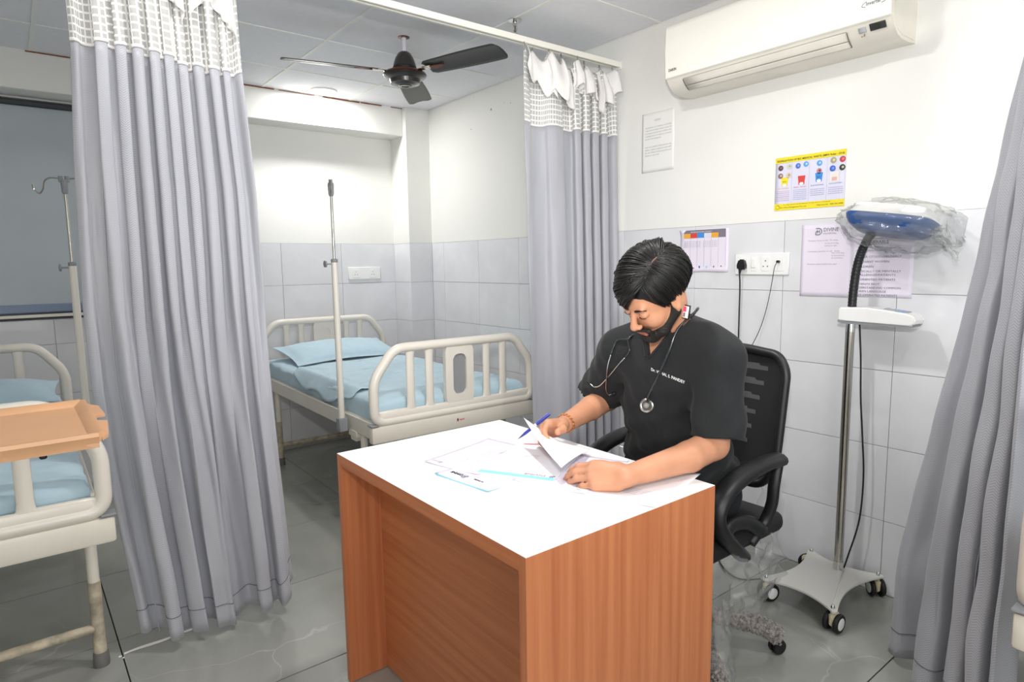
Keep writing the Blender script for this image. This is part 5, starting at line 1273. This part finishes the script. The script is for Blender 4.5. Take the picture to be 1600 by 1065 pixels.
for s_, K, A_ in ((-1, (1.30, 1.135, .52), (1.36, 1.10, .10)), (1, (1.29, 1.415, .52), (1.34, 1.44, .10))):
    B.add(Cone((1.70, 1.275 + s_ * .09, .555), K, .085, .060), .03); B.add(Cone(K, A_, .056, .040), .02); B.add(Cone((A_[0], A_[1], .055), (A_[0] - .15, A_[1] + s_ * .01, .040), .040, .034), .02)
B.add(Cone(SL, EL, .054, .043), .03); B.add(Cone(EL, (1.40, 1.012, .812), .043, .041), .012); B.add(Cone((1.40, 1.012, .812), LW, .041, .0265), .01)
B.add(Cone(LW, (1.165, 1.110, .800), .026, .024), .01)
B.add(Cone(SR_, ER, .052, .043), .03); B.add(Cone(ER, (1.50, 1.480, .850), .043, .040), .012); B.add(Cone((1.50, 1.480, .850), RW, .040, .0265), .01)
for p, k in left_hand + right_hand: B.add(p, k)
B.add(Cone(NB, hp(-.030, 0, -.055), .058, .056), .02)
for p, k in ((HEll((-.014, 0, .036), (.098, .077, .088)), .02), (HEll((.026, 0, -.030), (.064, .062, .082)), .03), (HEll((.074, 0, -.104), (.021, .026, .018)), .012), (HCone((.082, -.034, .021), (.082, .034, .021), .0115, .0115), .012),
             (HCone((.092, 0, .006), (.111, 0, -.030), .0075, .0105), .008), (HEll((.113, 0, -.037), (.0125, .0125, .010)), .006)): B.add(p, k)
for s_ in (-1, 1):
    B.add(HCone((-.005, s_ * .052, -.055), (.060, s_ * .020, -.103), .020, .017), .02); B.add(HEll((.060, s_ * .036, -.036), (.026, .024, .026)), .015)
    B.add(HEll((.104, s_ * .0125, -.041), (.010, .0075, .007)), .004)
    B.add(HEll((.104, s_ * .032, .001), (.016, .017, .0105)), .008, -1); B.add(HEll((.0805, s_ * .032, .000), (.0135, .0150, .0120)), .003)
    B.add(HCone((.0935, s_ * .022, -.002), (.0915, s_ * .043, -.003), .0018, .0018), .002)
    ea = HEll((-.004, s_ * .0785, -.012), (.0195, .0075, .031)); B.add(ea, .006); B.add(HEll((.001, s_ * .0865, -.010), (.011, .005, .019)), .004, -1)
    B.add(HCone((-.002, s_ * .078, -.036), (.002, s_ * .077, -.044), .0075, .006), .006)
B.add(HCone((.098, -.016, -.0650), (.098, .016, -.0650), .0062, .0062), .006); B.add(HCone((.0955, -.015, -.0760), (.0955, .015, -.0760), .0072, .0072), .006)
B.add(HCone((.104, -.022, -.0702), (.104, .022, -.0702), .0022, .0022), .003, -1)
me, vv, qq = surf_nets(B)
person = thing('person', 'seated person in black scrubs leaning over the desk and reading', 'person', (1.72, 1.27, .50))
body = obj('body', me, [M_skin, M_lip], person, smooth=True)
hv = ((vv - HC) @ HR.T) / HS; hq = hv[qq].mean(1)
lipf = (hq[:, 0] > .088) & (np.abs(hq[:, 1]) < .024) & (hq[:, 2] < -.060) & (hq[:, 2] > -.083)
mi = np.zeros(len(qq), np.int32); mi[lipf] = 1; me.polygons.foreach_set('material_index', mi)

# ---- hair
xs2, ys2, zs2 = [np.arange(HC[i] - .16, HC[i] + .16, .0036) for i in range(3)]
Hf = Field(xs2, ys2, zs2)
def headlocal(P): return ((P - HC.astype(np.float32)) @ HR.T.astype(np.float32)) / HS
def hairf(P):
    q = headlocal(P); c = np.array([-.020, 0, .036], np.float32); r = np.array([.107, .0840, .091], np.float32); v = (q - c)
    k0 = np.sqrt(((v / r) ** 2).sum(-1)); d = (k0 - 1) * .09
    h = np.interp(q[..., 0], [-.2, -.06, -.015, .015, .045, .070, .2], [-.072, -.070, -.040, -.030, .005, .052, .070]); d2 = (h - q[..., 2])
    ear = .030 - np.sqrt((q[..., 0] - .0) ** 2 + (q[..., 2] + .012) ** 2)
    d = d + .0022 * np.sin(q[..., 1] * 160 + 20 * q[..., 0]) * np.sin(q[..., 0] * 60)
    return np.maximum(np.maximum(d, d2), np.where(q[..., 0] > -.03, ear, -1)) * HS
lo, hi = HC - .2, HC + .2
Hf.add(Fn(hairf, lo, hi), .002)
me, _, _ = surf_nets(Hf); hair = obj('hair', me, M_hair, person, smooth=True)
hc, hr = np.array([-.020, 0, .036]), np.array([.109, .0860, .093])
def onE(d, off):
    d = np.array(d, float); d /= np.linalg.norm(d); k = 1 / math.sqrt(((d / hr) ** 2).sum()); return hc + d * (k + off)
def slerp(a, b_, t):
    a, b_ = a / np.linalg.norm(a), b_ / np.linalg.norm(b_); w_ = math.acos(max(-1, min(1, a @ b_))); s_ = math.sin(w_)
    return a if s_ < 1e-4 else (math.sin((1 - t) * w_) * a + math.sin(t * w_) * b_) / s_
bs = bm_new()
def strand(d0, d1, vol, o0, o1, r, n=9, bend=None):
    pts = []
    for i in range(n):
        t_ = i / (n - 1); d = slerp(d0, d1, t_)
        if bend is not None: d = d + bend * math.sin(PI * t_)
        q = onE(d, o0 + (o1 - o0) * t_ + vol * math.sin(PI * min(1, t_ * 1.1))); pts.append(Vector(hp(*q)))
    tube(bs, pts, [r * (.55 + .6 * math.sin(PI * (.12 + .80 * i / (n - 1)))) * (1 if i < n - 1 else .25) for i in range(n)], 4, cap=False)
R_ = random.uniform
def part(t_): return np.array([.074 - .110 * t_, .044 + .004 * t_, .055 + .045 * min(1, t_ * 1.6)])   # from hc, front to crown
def clump(d0, d1, nst, vol, o1, r, n, bend, spread=.020, tip=.45):
    for j in range(nst):
        w0 = np.array([R_(-1, 1), R_(-1, 1), R_(-1, 1)]) * spread
        strand(d0 + w0 * .5, d1 + w0 * tip, vol + R_(-.002, .002), R_(-.001, .001), o1 + R_(-.001, .002), r * R_(.8, 1.15), n, bend + w0 * .8)
for i in range(150):
    t_ = random.random() ** .8; d0 = part(t_) + np.array([0, -.005, 0])
    e = np.array([.100 - .17 * t_ + R_(-.012, .012), -.088 + .03 * max(0, .35 - t_) * R_(0, 2), .000 + R_(-.02, .025) - .02 * t_])
    clump(d0, e, 7, R_(.003, .017) + .005 * (1 - t_), R_(.001, .012), R_(.0013, .0022), 11, np.array([.035 * (1 - t_) + R_(-.01, .01), 0, .02 + R_(-.008, .012)]))
for i in range(34):   # fringe falling over the forehead to the wearer's right
    d0 = part(R_(0, .35)) + np.array([0, -.008, 0]); y_ = R_(-.085, -.012); e = np.array([.108, y_, -.018 + R_(-.008, .008) + .30 * max(0, y_ + .045)])
    clump(d0, e, 6, R_(.008, .020), R_(.005, .014), R_(.0014, .0023), 12, np.array([.035, 0, .022]))
for i in range(80):
    t_ = random.random(); d0 = part(t_) + np.array([0, .005, 0]); e = np.array([.062 - .15 * t_ + R_(-.01, .01), .086, -.042 - .02 * t_ + R_(-.012, .012)])
    clump(d0, e, 7, R_(.001, .010), R_(-.002, .006), R_(.0012, .0020), 10, np.array([-.01, .02, .0]))
for i in range(95):
    a = R_(-1, 1); d0 = part(1) + np.array([R_(-.03, .01), R_(-.03, .02), 0]); e = np.array([-.09 - .02 * math.cos(a * 1.5), a * .085, -.085 + R_(-.02, .02)])
    clump(d0, e, 7, R_(.001, .010), R_(-.001, .009), R_(.0012, .0020), 10, np.array([R_(-.01, .01), R_(-.01, .01), 0]))
for i in range(26):   # stray tuft behind the left ear
    d0 = np.array([-.09, .045, -.03]); e = np.array([-.10, .06 + R_(-.02, .02), -.03 + R_(-.03, .03)]); strand(d0, e, .0, .002, R_(.008, .022), .0012, 6)
o = obj('hair_strands', bs, M_hair, hair, smooth=True)
# parting line of scalp
b = bm_new(); pts = [Vector(hp(*onE(part(t_ * .9 + .12), .0015))) for t_ in [.45 + k / 20 for k in range(9)]]; tube(b, pts, [.0004 + .0018 * math.sin(PI * (k + .5) / 9) for k in range(9)], 6); obj('parting', b, mat('scalp', '#6f4f40', .6), hair, smooth=True)
# ---- beard and eyebrows
Bf = Field(*[np.arange(HC[i] - .16, HC[i] + .16, .0030) for i in range(3)])
for s_ in (-1, 1):
    Bf.add(HCone((.002, s_ * .0705, -.008), (.004, s_ * .064, -.050), .0085, .014), .006); Bf.add(HCone((.004, s_ * .058, -.052), (.050, s_ * .036, -.090), .021, .0215), .012)
    Bf.add(HCone((.050, s_ * .033, -.092), (.072, s_ * .010, -.104), .0215, .0215), .010)
    Bf.add(HCone((.1045, 0, -.0565), (.093, s_ * .027, -.064), .0052, .0058), .004); Bf.add(HCone((.091, s_ * .028, -.064), (.085, s_ * .026, -.090), .0062, .009), .006)
Bf.add(HEll((.0760, 0, -.106), (.025, .030, .022)), .010); Bf.add(HCone((.097, -.006, -.086), (.097, .006, -.086), .0045, .0045), .004)
nzf = Bf.F; Xg, Yg, Zg = np.meshgrid(*Bf.ax, indexing='ij'); nzf += .0011 * np.sin(Xg * 900) * np.sin(Yg * 1100 + 2) * np.sin(Zg * 1000 + 1)
me, _, _ = surf_nets(Bf); obj('beard', me, M_beard, person, smooth=True)
for s_ in (-1, 1):
    b = bm_new(); pts = [Vector(hp(*q)) for q in ((.0955, s_ * .014, .017), (.0955, s_ * .026, .0215), (.0895, s_ * .039, .0225), (.080, s_ * .049, .017))]; tube(b, smooth_path(pts, 4), [.0020, .003, .0034, .0034, .0034, .0034, .0032, .003, .0028, .0024, .002, .0014, .0008], 6); obj('eyebrow', b, M_beard, person, smooth=True)
    b = bm_new(); pts = [Vector(hp(*q)) for q in ((.0935, s_ * .020, -.0055), (.0955, s_ * .030, -.0078), (.0915, s_ * .045, -.0055))]; tube(b, smooth_path(pts, 5), .0011, 5); obj('eyelashes', b, M_beard, person, smooth=True)

# ---- scrub top
xs = axis((1.40, 1.66, .0045), (1.66, 1.92, .007)); ys = axis((.88, 1.66, .0050)); zs = axis((.585, 1.20, .0050))
Sh = Field(xs, ys, zs)
for p, k in torso(.016): Sh.add(p, k)
Sh.add(Ell((1.70, 1.265, .64), (.150, .200, .12)), .05)
def sleeve(S0, E0, frac, r0, r1, k): 
    S0, E0 = np.array(S0), np.array(E0); e = S0 + (E0 - S0) * frac; Sh.add(Cone(S0, e + (E0 - S0) / np.linalg.norm(E0 - S0) * .08, r0, r1), k); return e, (E0 - S0) / np.linalg.norm(E0 - S0)
X3, Y3, Z3 = np.meshgrid(*Sh.ax, indexing='ij'); P3 = np.stack((X3, Y3, Z3), -1).astype(np.float32)
Ft = Sh.F.copy()
Sh.add(Cone(SR_, np.array(SR_) + (np.array(ER) - np.array(SR_)) * .95, .060, .064), .02)
eL, dL = sleeve(SL, (1.512, 1.000, .83), .93, .062, .084, .03)
eR, dR = sleeve(SR_, (1.620, 1.552, .875), .74, .060, .080, .03)
fold = .0060 * np.sin((P3 @ v3((-38, 30, 66))) + 1.2 * np.sin(Y3 * 14)) * np.clip((1.02 - Z3) * 4, 0, 1) + .003 * np.sin(P3 @ v3((20, -55, 48)) + 1.5) * np.clip((1.08 - Z3) * 4, 0, 1) + .0025 * np.sin(P3 @ v3((60, 50, -30)))
Sh.F += fold.astype(np.float32)
def cut(e, d, rad):
    rel = P3 - v3(e); t_ = rel @ v3(d); perp = np.sqrt(np.maximum(0, (rel * rel).sum(-1) - t_ * t_)); near = perp < rad
    Sh.F = np.where(near, np.maximum(Sh.F, t_), Sh.F); return t_, perp
tl, pl_ = cut(eL, dL, .125); eR2, dR2 = np.array((1.600, 1.512, .866)), np.array((.16, .28, -.93)); dR2 = dR2 / np.linalg.norm(dR2); tr, pr_ = cut(eR2, dR2, .115)
relr = P3 - v3(eR); tr0 = relr @ v3(dR); pr_ = np.sqrt(np.maximum(0, (relr * relr).sum(-1) - tr0 * tr0))
for t_, p_, r_ in ((tl, pl_, .058), (tr, pr_, .050)): Sh.F = np.maximum(Sh.F, -np.maximum(p_ - r_ , np.maximum(-.05 - t_, t_ - .03)))
Sh.F = np.minimum(Sh.F, Ft + fold.astype(np.float32))
yc = 1.212 + (Z3 - 1.055) * -.20
vn = np.maximum(np.abs(Y3 - yc) - (Z3 - 1.052) * .56, X3 - 1.555); Sh.F = np.maximum(Sh.F, -vn)
ncyl = np.sqrt((X3 - 1.545 + (Z3 - 1.12) * .6) ** 2 + (Y3 - 1.190) ** 2) - .066; Sh.F = np.maximum(Sh.F, -np.maximum(ncyl, 1.085 - Z3))
Sh.F = np.maximum(Sh.F, .612 - Z3)
me, _, _ = surf_nets(Sh); top = obj('scrub_top', me, M_scrub, person, smooth=True)
def shF(p):
    ix = []
    w_ = []
    for a, x in zip(Sh.ax, p):
        i = int(np.clip(np.searchsorted(a, x) - 1, 0, len(a) - 2)); ix.append(i); w_.append(min(1, max(0, (x - a[i]) / (a[i + 1] - a[i]))))
    F_ = Sh.F[ix[0]:ix[0] + 2, ix[1]:ix[1] + 2, ix[2]:ix[2] + 2]; F_ = F_[0] * (1 - w_[0]) + F_[1] * w_[0]; F_ = F_[0] * (1 - w_[1]) + F_[1] * w_[1]; return float(F_[0] * (1 - w_[2]) + F_[1] * w_[2])
def on_shirt(y, z, X0=1.42, off=.004):
    """point on the shirt front seen past (X0, y, z) from standing eye level"""
    o_ = np.array([0, 0, 1.337]); d = np.array([X0, y, z]) - o_; t_ = .96
    while t_ < 1.3:
        p = o_ + d * t_
        if p[0] > 1.405 and shF(p) < off: return Vector(p)
        t_ += .002
    return Vector(o_ + d * (1.53 / X0))
# neckline binding
b = bm_new(); pl = [Vector((0, 0, 0))]
zz = [1.052 + .010 * k for k in range(9)]
for s_ in (-1, 1):
    pts = []
    for z in zz:
        y = 1.212 + (z - 1.055) * -.20 + s_ * ((z - 1.052) * .56 + .006); x = 1.44
        while x < 1.60 and shF((x, y, z)) > .001: x += .002
        if x < 1.59: pts.append(Vector((x - .0015, y, z)))
    if len(pts) > 3: tube(b, pts, .0035, 6)
obj('neckline_binding', b, M_trou, top, smooth=True)
for (e, d, r_, nm) in ((eL, dL, .0815, 'cuff_seam'), (eR2, dR2, .076, 'cuff_seam')):
    b = bm_new(); d = Vector(d); a1 = d.orthogonal().normalized(); a2 = d.cross(a1); c = Vector(e) - d * .022; pts = []
    for k in range(36):
        v = a1 * math.cos(2 * PI * k / 36) + a2 * math.sin(2 * PI * k / 36); r = .04
        while r < .12 and shF(c + v * r) < 0: r += .001
        pts.append(c + v * (r if r < .115 else .08))
    tube(b, pts, .0012, 5, closed=True); obj(nm, b, M_trou, top, smooth=True)
def wtext(x, y): 
    p = on_shirt(1.163 - x, 1.026 + y - x * .19, off=.0030); return p
text(top, 'Dr. VISHAL S. PANDEY', None, (0, -1, -.19), (0, 0, 1), .0118, M_white, warp=wtext, bold=.0002, name='embroidered_name')
# ---- trousers and shoes
Tr = Field(axis((1.10, 1.92, .009)), axis((1.00, 1.56, .009)), axis((.02, .72, .009)))
Tr.add(Ell(PEL, (.145, .195, .125)), .04)
for s_, K, A_ in ((-1, (1.30, 1.135, .52), (1.36, 1.10, .10)), (1, (1.29, 1.415, .52), (1.34, 1.44, .10))):
    Tr.add(Cone((1.70, 1.275 + s_ * .09, .555), K, .100, .074), .03); Tr.add(Cone(K, A_, .072, .058), .02)
me, _, _ = surf_nets(Tr); obj('trousers', me, M_trou, person, smooth=True)
for s_, A_ in ((-1, (1.36, 1.10)), (1, (1.34, 1.44))):
    b = bm_new(); 
    def sh(u, v, A_=A_):
        a = 2 * PI * u; L_ = .28; x = A_[0] + .07 - L_ * v; wv = .046 * (1 - abs(v - .65) * .5) * (1 if v < .93 else .7) * (1 if v > .03 else .7); h = .075 - .045 * max(0, (v - .35)) / .65
        if v <= 0 or v >= 1: wv *= .3; h *= .5
        return Vector((x, A_[1] + wv * math.cos(a), max(.002, .036 + h * math.sin(a))))
    grid(b, sh, 20, 16, wrap=True); obj('shoe', b, M_blackr, person, smooth=True)
# ---- bracelet
b = bm_new(); Rw, Re = Vector(RW), Vector((1.50, 1.480, .850)); ax_ = (Re - Rw).normalized(); c = Rw + ax_ * .020; a1 = ax_.orthogonal().normalized(); a2 = ax_.cross(a1)
for k in range(34):
    a = 2 * PI * k / 34; v = a1 * math.cos(a) + a2 * math.sin(a); T_ = a1 * -math.sin(a) + a2 * math.cos(a)
    cc = c + v * .0305; tw = ax_ * (.0045 if k % 2 else -.0045)
    tube(b, [cc - T_ * .004 - tw, cc - T_ * .001 - tw * .2 + v * .001, cc + T_ * .004 + tw], .0018, 6)
obj('bracelet', b, M_gold, person, smooth=True, label='twisted copper chain bracelet on the right wrist')

# ================================================================== STETHOSCOPE
st = thing('stethoscope', 'black stethoscope with steel chest piece hung around the neck', 'stethoscope', (1.46, 1.19, .95))
M_tub = mat('stethoscope_tubing', '#26282b', .22, coat=.5)
tubL = [on_shirt(y, z, off=.005) for y, z in ((1.175, .934), (1.167, .957), (1.135, 1.017), (1.103, 1.082), (1.072, 1.152))]
nb1, nb2 = Vector((1.548, 1.108, 1.190)), Vector((1.588, 1.13, 1.196))
back = [nb1, nb2, Vector((1.640, 1.195, 1.165)), Vector((1.610, 1.262, 1.160)), Vector((1.555, 1.270, 1.145))]
rs_ = [on_shirt(y, z, off=.005) for y, z in ((1.240, 1.116), (1.251, 1.106))]
b = bm_new(); tube(b, smooth_path(tubL + back + rs_, 8), .0040, 8); obj('tubing', b, M_tub, st, smooth=True)
yk = on_shirt(1.251, 1.109, off=.006)
for pts in (((1.251, 1.109), (1.244, 1.075), (1.262, 1.052)), ((1.251, 1.109), (1.290, 1.103), (1.308, 1.078), (1.318, 1.055))):
    b = bm_new(); tube(b, smooth_path([on_shirt(y, z, off=.006) for y, z in pts], 6), .0034, 8); obj('yoke_arm', b, M_tub, st, smooth=True)
for pts in (((1.262, 1.052), (1.280, 1.035), (1.329, .984), (1.364, .953), (1.388, .946), (1.404, .953)), ((1.318, 1.055), (1.329, 1.022), (1.336, .965), (1.334, .940), (1.325, .930), (1.314, .934))):
    b = bm_new(); PP = [on_shirt(y, z, off=.007) for y, z in pts]; tube(b, smooth_path(PP, 6), .0022, 8); obj('binaural_tube', b, M_chrome, st, smooth=True)
    e = PP[-1]; d = (PP[-1] - PP[-2]).normalized(); b = bm_new(); tube(b, [e, e + d * .006, e + d * .012, e + d * .016], [.003, .0052, .0055, .002], 10); obj('ear_tip', b, M_blackr, st, smooth=True)
cp = on_shirt(1.176, .922, off=.006); nrm = Vector((-.86, -.35, .20)).normalized(); Rc = nrm.to_track_quat('Z', 'Y').to_matrix().to_4x4()
def disc3(prof, m, name, par):
    b = bm_new(); lathe(b, prof, (0, 0, 0), 30); bmesh.ops.transform(b, matrix=Matrix.Translation(cp + nrm * .002) @ Rc, verts=b.verts); return obj(name, b, m, par)
cpo = disc3([(.012, -.010), (.0205, -.006), (.0218, 0), (.0212, .003), (.018, .0042), (.0165, .0032), (.0095, .0034), (.0085, .0048), (.001, .0052)], M_steel, 'chest_piece', st)
disc3([(.0208, -.001), (.0225, .0), (.0225, .002), (.0208, .003)], M_tub, 'rim_ring', cpo); disc3([(.0145, .0034), (.0148, .0040), (.0125, .0042), (.0120, .0036)], M_darkgrey, 'inner_ring', cpo); disc3([(.0042, .0048), (.0044, .0062), (.001, .0064)], M_chrome, 'centre_boss', cpo)
b = bm_new(); bp = Vector((1.500, 1.104, 1.192))
R = Matrix.Translation(bp) @ Matrix.Rotation(math.radians(8), 4, 'X')
def bd(c, s, m, n, par): 
    b = bm_new(); box(b, c, s, .0006, None); bmesh.ops.transform(b, matrix=R, verts=b.verts); return obj(n, b, m, par)
tg = bd((0, 0, 0), (.005, .022, .040), M_black, 'name_tag', st); tg['label'] = 'small clipped tag with pink corner at the collar'
bd((-.0030, 0, 0), (.0012, .018, .034), M_white, 'tag_face', tg); bd((-.0038, .0035, .008), (.0006, .009, .015), M_pink, 'tag_pink_block', tg); bd((-.0038, .004, -.008), (.0006, .006, .012), M_inkg, 'tag_print', tg)
b = bm_new(); tube(b, [bp + Vector((.002, .012, .006)), bp + Vector((.01, .024, -.004)), bp + Vector((.018, .020, -.016))], .0045, 8); obj('tag_clip', b, M_black, st)
